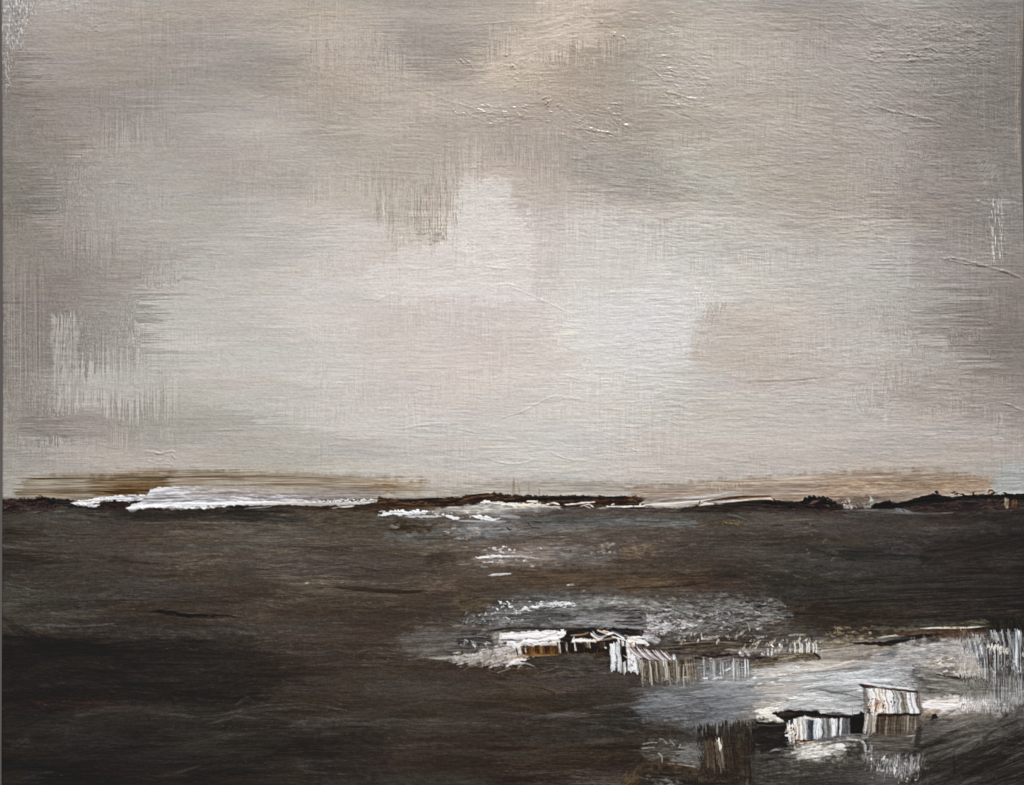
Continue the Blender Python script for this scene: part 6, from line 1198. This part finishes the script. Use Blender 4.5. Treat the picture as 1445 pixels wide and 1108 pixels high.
RX = 3.0
XX, YY = np.meshgrid(xs_, ys_)
XX = XX.astype(np.float64); YY = YY.astype(np.float64)
xl = 1.2 + 1.5 * np.sin(np.pi * np.clip(YY / 1050, 0, 1)); xr = 1447.5 - 5.5 * np.exp(-((YY - 170) / 150) ** 2) 
fx = (XX - XX[0, 0]) / (XX[0, -1] - XX[0, 0])
wl_ = np.clip(1 - fx * 12, 0, 1) ** 2; wr_ = np.clip(1 - (1 - fx) * 12, 0, 1) ** 2
XP = XX + wl_ * (xl - XX[0, 0]) + wr_ * (xr - XX[0, -1])
dl = np.minimum(np.minimum(XP - xl, xr - XP), np.minimum(YY - YY[0, 0], YY[-1, 0] - YY))
rd = np.clip(RX - dl, 0, RX)
back = RX - np.sqrt(np.maximum(RX * RX - rd * rd, 0))
HH = H - back
PXs = (XP - CX) * PX; PZ = -(YY - CY) * PX
PYv = -HH * PX - WALL_Y            # relief towards the viewer (-Y), relative to the wall-side root
co = np.stack([PXs, PYv, PZ], -1).astype(np.float32)
# analytic normals from the whole relief so the seams between the paint areas stay invisible
gxx = np.gradient(co, axis=1); gyy = np.gradient(co, axis=0)
NR = np.cross(gyy, gxx); NR /= np.linalg.norm(NR, axis=-1, keepdims=True) + 1e-12
if NR[500, 500, 1] > 0: NR = -NR
col4 = np.concatenate([np.maximum(lin(C) - FILM, 0.35 * lin(C)) / KLIGHT, np.ones(C.shape[:2] + (1,), np.float32)], -1).astype(np.float32)

cell = R[:-1, :-1]
def patch_mesh(name, mask, label=None, parent=root):
    jj, ii = np.nonzero(mask)
    if len(jj) == 0: return None
    a = jj * NX + ii
    q = np.stack([a, a + NX, a + NX + 1, a + 1], -1)
    uq, inv = np.unique(q, return_inverse=True)
    me = bpy.data.meshes.new(name)
    nv, nf = len(uq), len(q)
    me.vertices.add(nv); me.vertices.foreach_set("co", co.reshape(-1, 3)[uq].ravel())
    me.loops.add(nf * 4); me.loops.foreach_set("vertex_index", inv.ravel().astype(np.int32))
    me.polygons.add(nf); me.polygons.foreach_set("loop_start", np.arange(0, nf * 4, 4, dtype=np.int32))
    me.update(calc_edges=True)
    me.polygons.foreach_set("use_smooth", np.ones(nf, bool))
    ca = me.color_attributes.new("pigment", 'FLOAT_COLOR', 'POINT'); ca.data.foreach_set("color", col4.reshape(-1, 4)[uq].ravel())
    ga = me.attributes.new("gloss", 'FLOAT', 'POINT'); ga.data.foreach_set("value", G.ravel()[uq].astype(np.float32))
    me.normals_split_custom_set_from_vertices(NR.reshape(-1, 3)[uq].astype(np.float32))
    me.materials.append(paint)
    o = bpy.data.objects.new(name, me); scene.collection.objects.link(o); o.parent = parent
    if label: o["label"] = label
    return o
PARTS = [
    (0, "painted_sky", "pale warm grey clouds brushed sideways"), (1, "painted_moor", "dark umber ground with thin scumbled wisps"),
    (2, "brown_glaze", "streaky brown glaze above the white bank at the left"), (3, "brown_glaze", "tan glaze along the right half of the horizon"),
    (4, "dark_ridge", "reddish black ridge at the left end of the horizon"), (8, "dark_ridge", "blackish ridge line along the right of the horizon"),
    (5, "white_bank", "thick white bank lying on the horizon at the left"), (6, "umber_line", "dark umber line on the middle of the horizon"),
    (7, "pale_shallows", "cream and grey streaks just under the umber line"), (23, "pale_shallows", "pale taupe wedge tapering up to the right on the horizon"), (9, "black_dash", "short black dash in the left of the moor"),
    (10, "foam_line", "long white foam line just below the horizon"), (19, "foam_line", "shorter white foam line to its right"), (20, "foam_line", "small white foam line lower down in the moor"), (11, "grey_scumble", "broken grey scumble around the torrent"),
    (12, "white_impasto", "long thick white bar at the left of the torrent"), (21, "white_impasto", "thick white daubs above the grey lilac rake marks"), (22, "white_impasto", "small cream daub among the black paint"), (13, "black_impasto", "black and brown ledges"),
    (14, "hanging_curtain", "white and taupe paint dragged downwards"), (15, "painted_water", "pale blue grey water at the lower right"),
    (16, "cold_uprights", "blue grey uprights at the right edge"), (17, "striped_wall", "low block with cream, blue and grey stripes"),
    (18, "white_block", "taller block, white above and brown below")]
for pid, nm, lb in PARTS:
    patch_mesh(nm, cell == pid, lb)

# the canvas turned over the sides, and the bare back
def ring_side(name):
    idx = []
    nJ, nI = NY, NX
    idx += [(0, i) for i in range(nI)]; idx += [(j, nI - 1) for j in range(1, nJ)]
    idx += [(nJ - 1, i) for i in range(nI - 2, -1, -1)]; idx += [(j, 0) for j in range(nJ - 2, 0, -1)]
    jj = np.array([q[0] for q in idx]); ii = np.array([q[1] for q in idx])
    top = co[jj, ii]; colr = col4[np.clip(jj, 4, nJ - 5), np.clip(ii, 4, nI - 5)]
    n = len(jj); levels = [0, 0.25, 0.55, 1.0]
    vs, cs = [], []
    for f in levels:
        v = top.copy(); v[:, 1] = top[:, 1] * (1 - f) + (-0.004) * f; vs.append(v)
        c = colr.copy(); c[:, :3] *= 0.85 + 0.3 * vnoise(np.arange(n) / 6.0, np.full(n, f * 9.0), 44)[:, None]; cs.append(c)
    V_ = np.concatenate(vs); Cc = np.concatenate(cs)
    k = np.arange(n); k2 = (k + 1) % n; F = []
    for l in range(len(levels) - 1):
        F.append(np.stack([l * n + k, l * n + k2, (l + 1) * n + k2, (l + 1) * n + k], -1))
    F = np.concatenate(F)
    me = bpy.data.meshes.new(name); me.vertices.add(len(V_)); me.vertices.foreach_set("co", V_.ravel().astype(np.float32))
    me.loops.add(F.size); me.loops.foreach_set("vertex_index", F.ravel().astype(np.int32))
    me.polygons.add(len(F)); me.polygons.foreach_set("loop_start", np.arange(0, F.size, 4, dtype=np.int32)); me.update(calc_edges=True)
    ca = me.color_attributes.new("pigment", 'FLOAT_COLOR', 'POINT'); ca.data.foreach_set("color", Cc.ravel().astype(np.float32))
    ga = me.attributes.new("gloss", 'FLOAT', 'POINT'); ga.data.foreach_set("value", np.full(len(V_), .7, np.float32))
    me.materials.append(paint)
    o = bpy.data.objects.new(name, me); scene.collection.objects.link(o); o.parent = root; o["label"] = "painted canvas folded over the four sides"
ring_side("canvas_side")
def box(name, x0, x1, y0, y1, z0, z1, mat, parent=None, bevel=0.0):
    import bmesh
    bm = bmesh.new(); bmesh.ops.create_cube(bm, size=1)
    for v in bm.verts:
        v.co.x = x0 if v.co.x < 0 else x1; v.co.y = y0 if v.co.y < 0 else y1; v.co.z = z0 if v.co.z < 0 else z1
    if bevel: bmesh.ops.bevel(bm, geom=bm.edges[:], offset=bevel, segments=2, affect='EDGES')
    me = bpy.data.meshes.new(name); bm.to_mesh(me); bm.free(); me.materials.append(mat)
    o = bpy.data.objects.new(name, me); scene.collection.objects.link(o)
    if parent: o.parent = parent
    return o
xa, xb = (5 - CX) * PX, (1441 - CX) * PX; za, zb = (CY - 1116) * PX, (CY + 6) * PX
box("canvas_back", xa, xb, -0.034, -0.0325, za, zb, m_linen, root)
for a in [(xa, xa + .045, za, zb), (xb - .045, xb, za, zb), (xa + .046, xb - .046, zb - .045, zb), (xa + .046, xb - .046, za, za + .045)]:
    box("stretcher_bar", a[0], a[1], -0.030, -0.002, a[2], a[3], m_wood, root, 0.002)

wall = box("wall", -6, 6, WALL_Y, WALL_Y + 0.2, 0, 3.4, m_wall); wall["kind"] = "structure"
flo = box("floor", -8, 8, -7, WALL_Y + 0.2, -0.1, -0.001, m_floor); flo["kind"] = "structure"
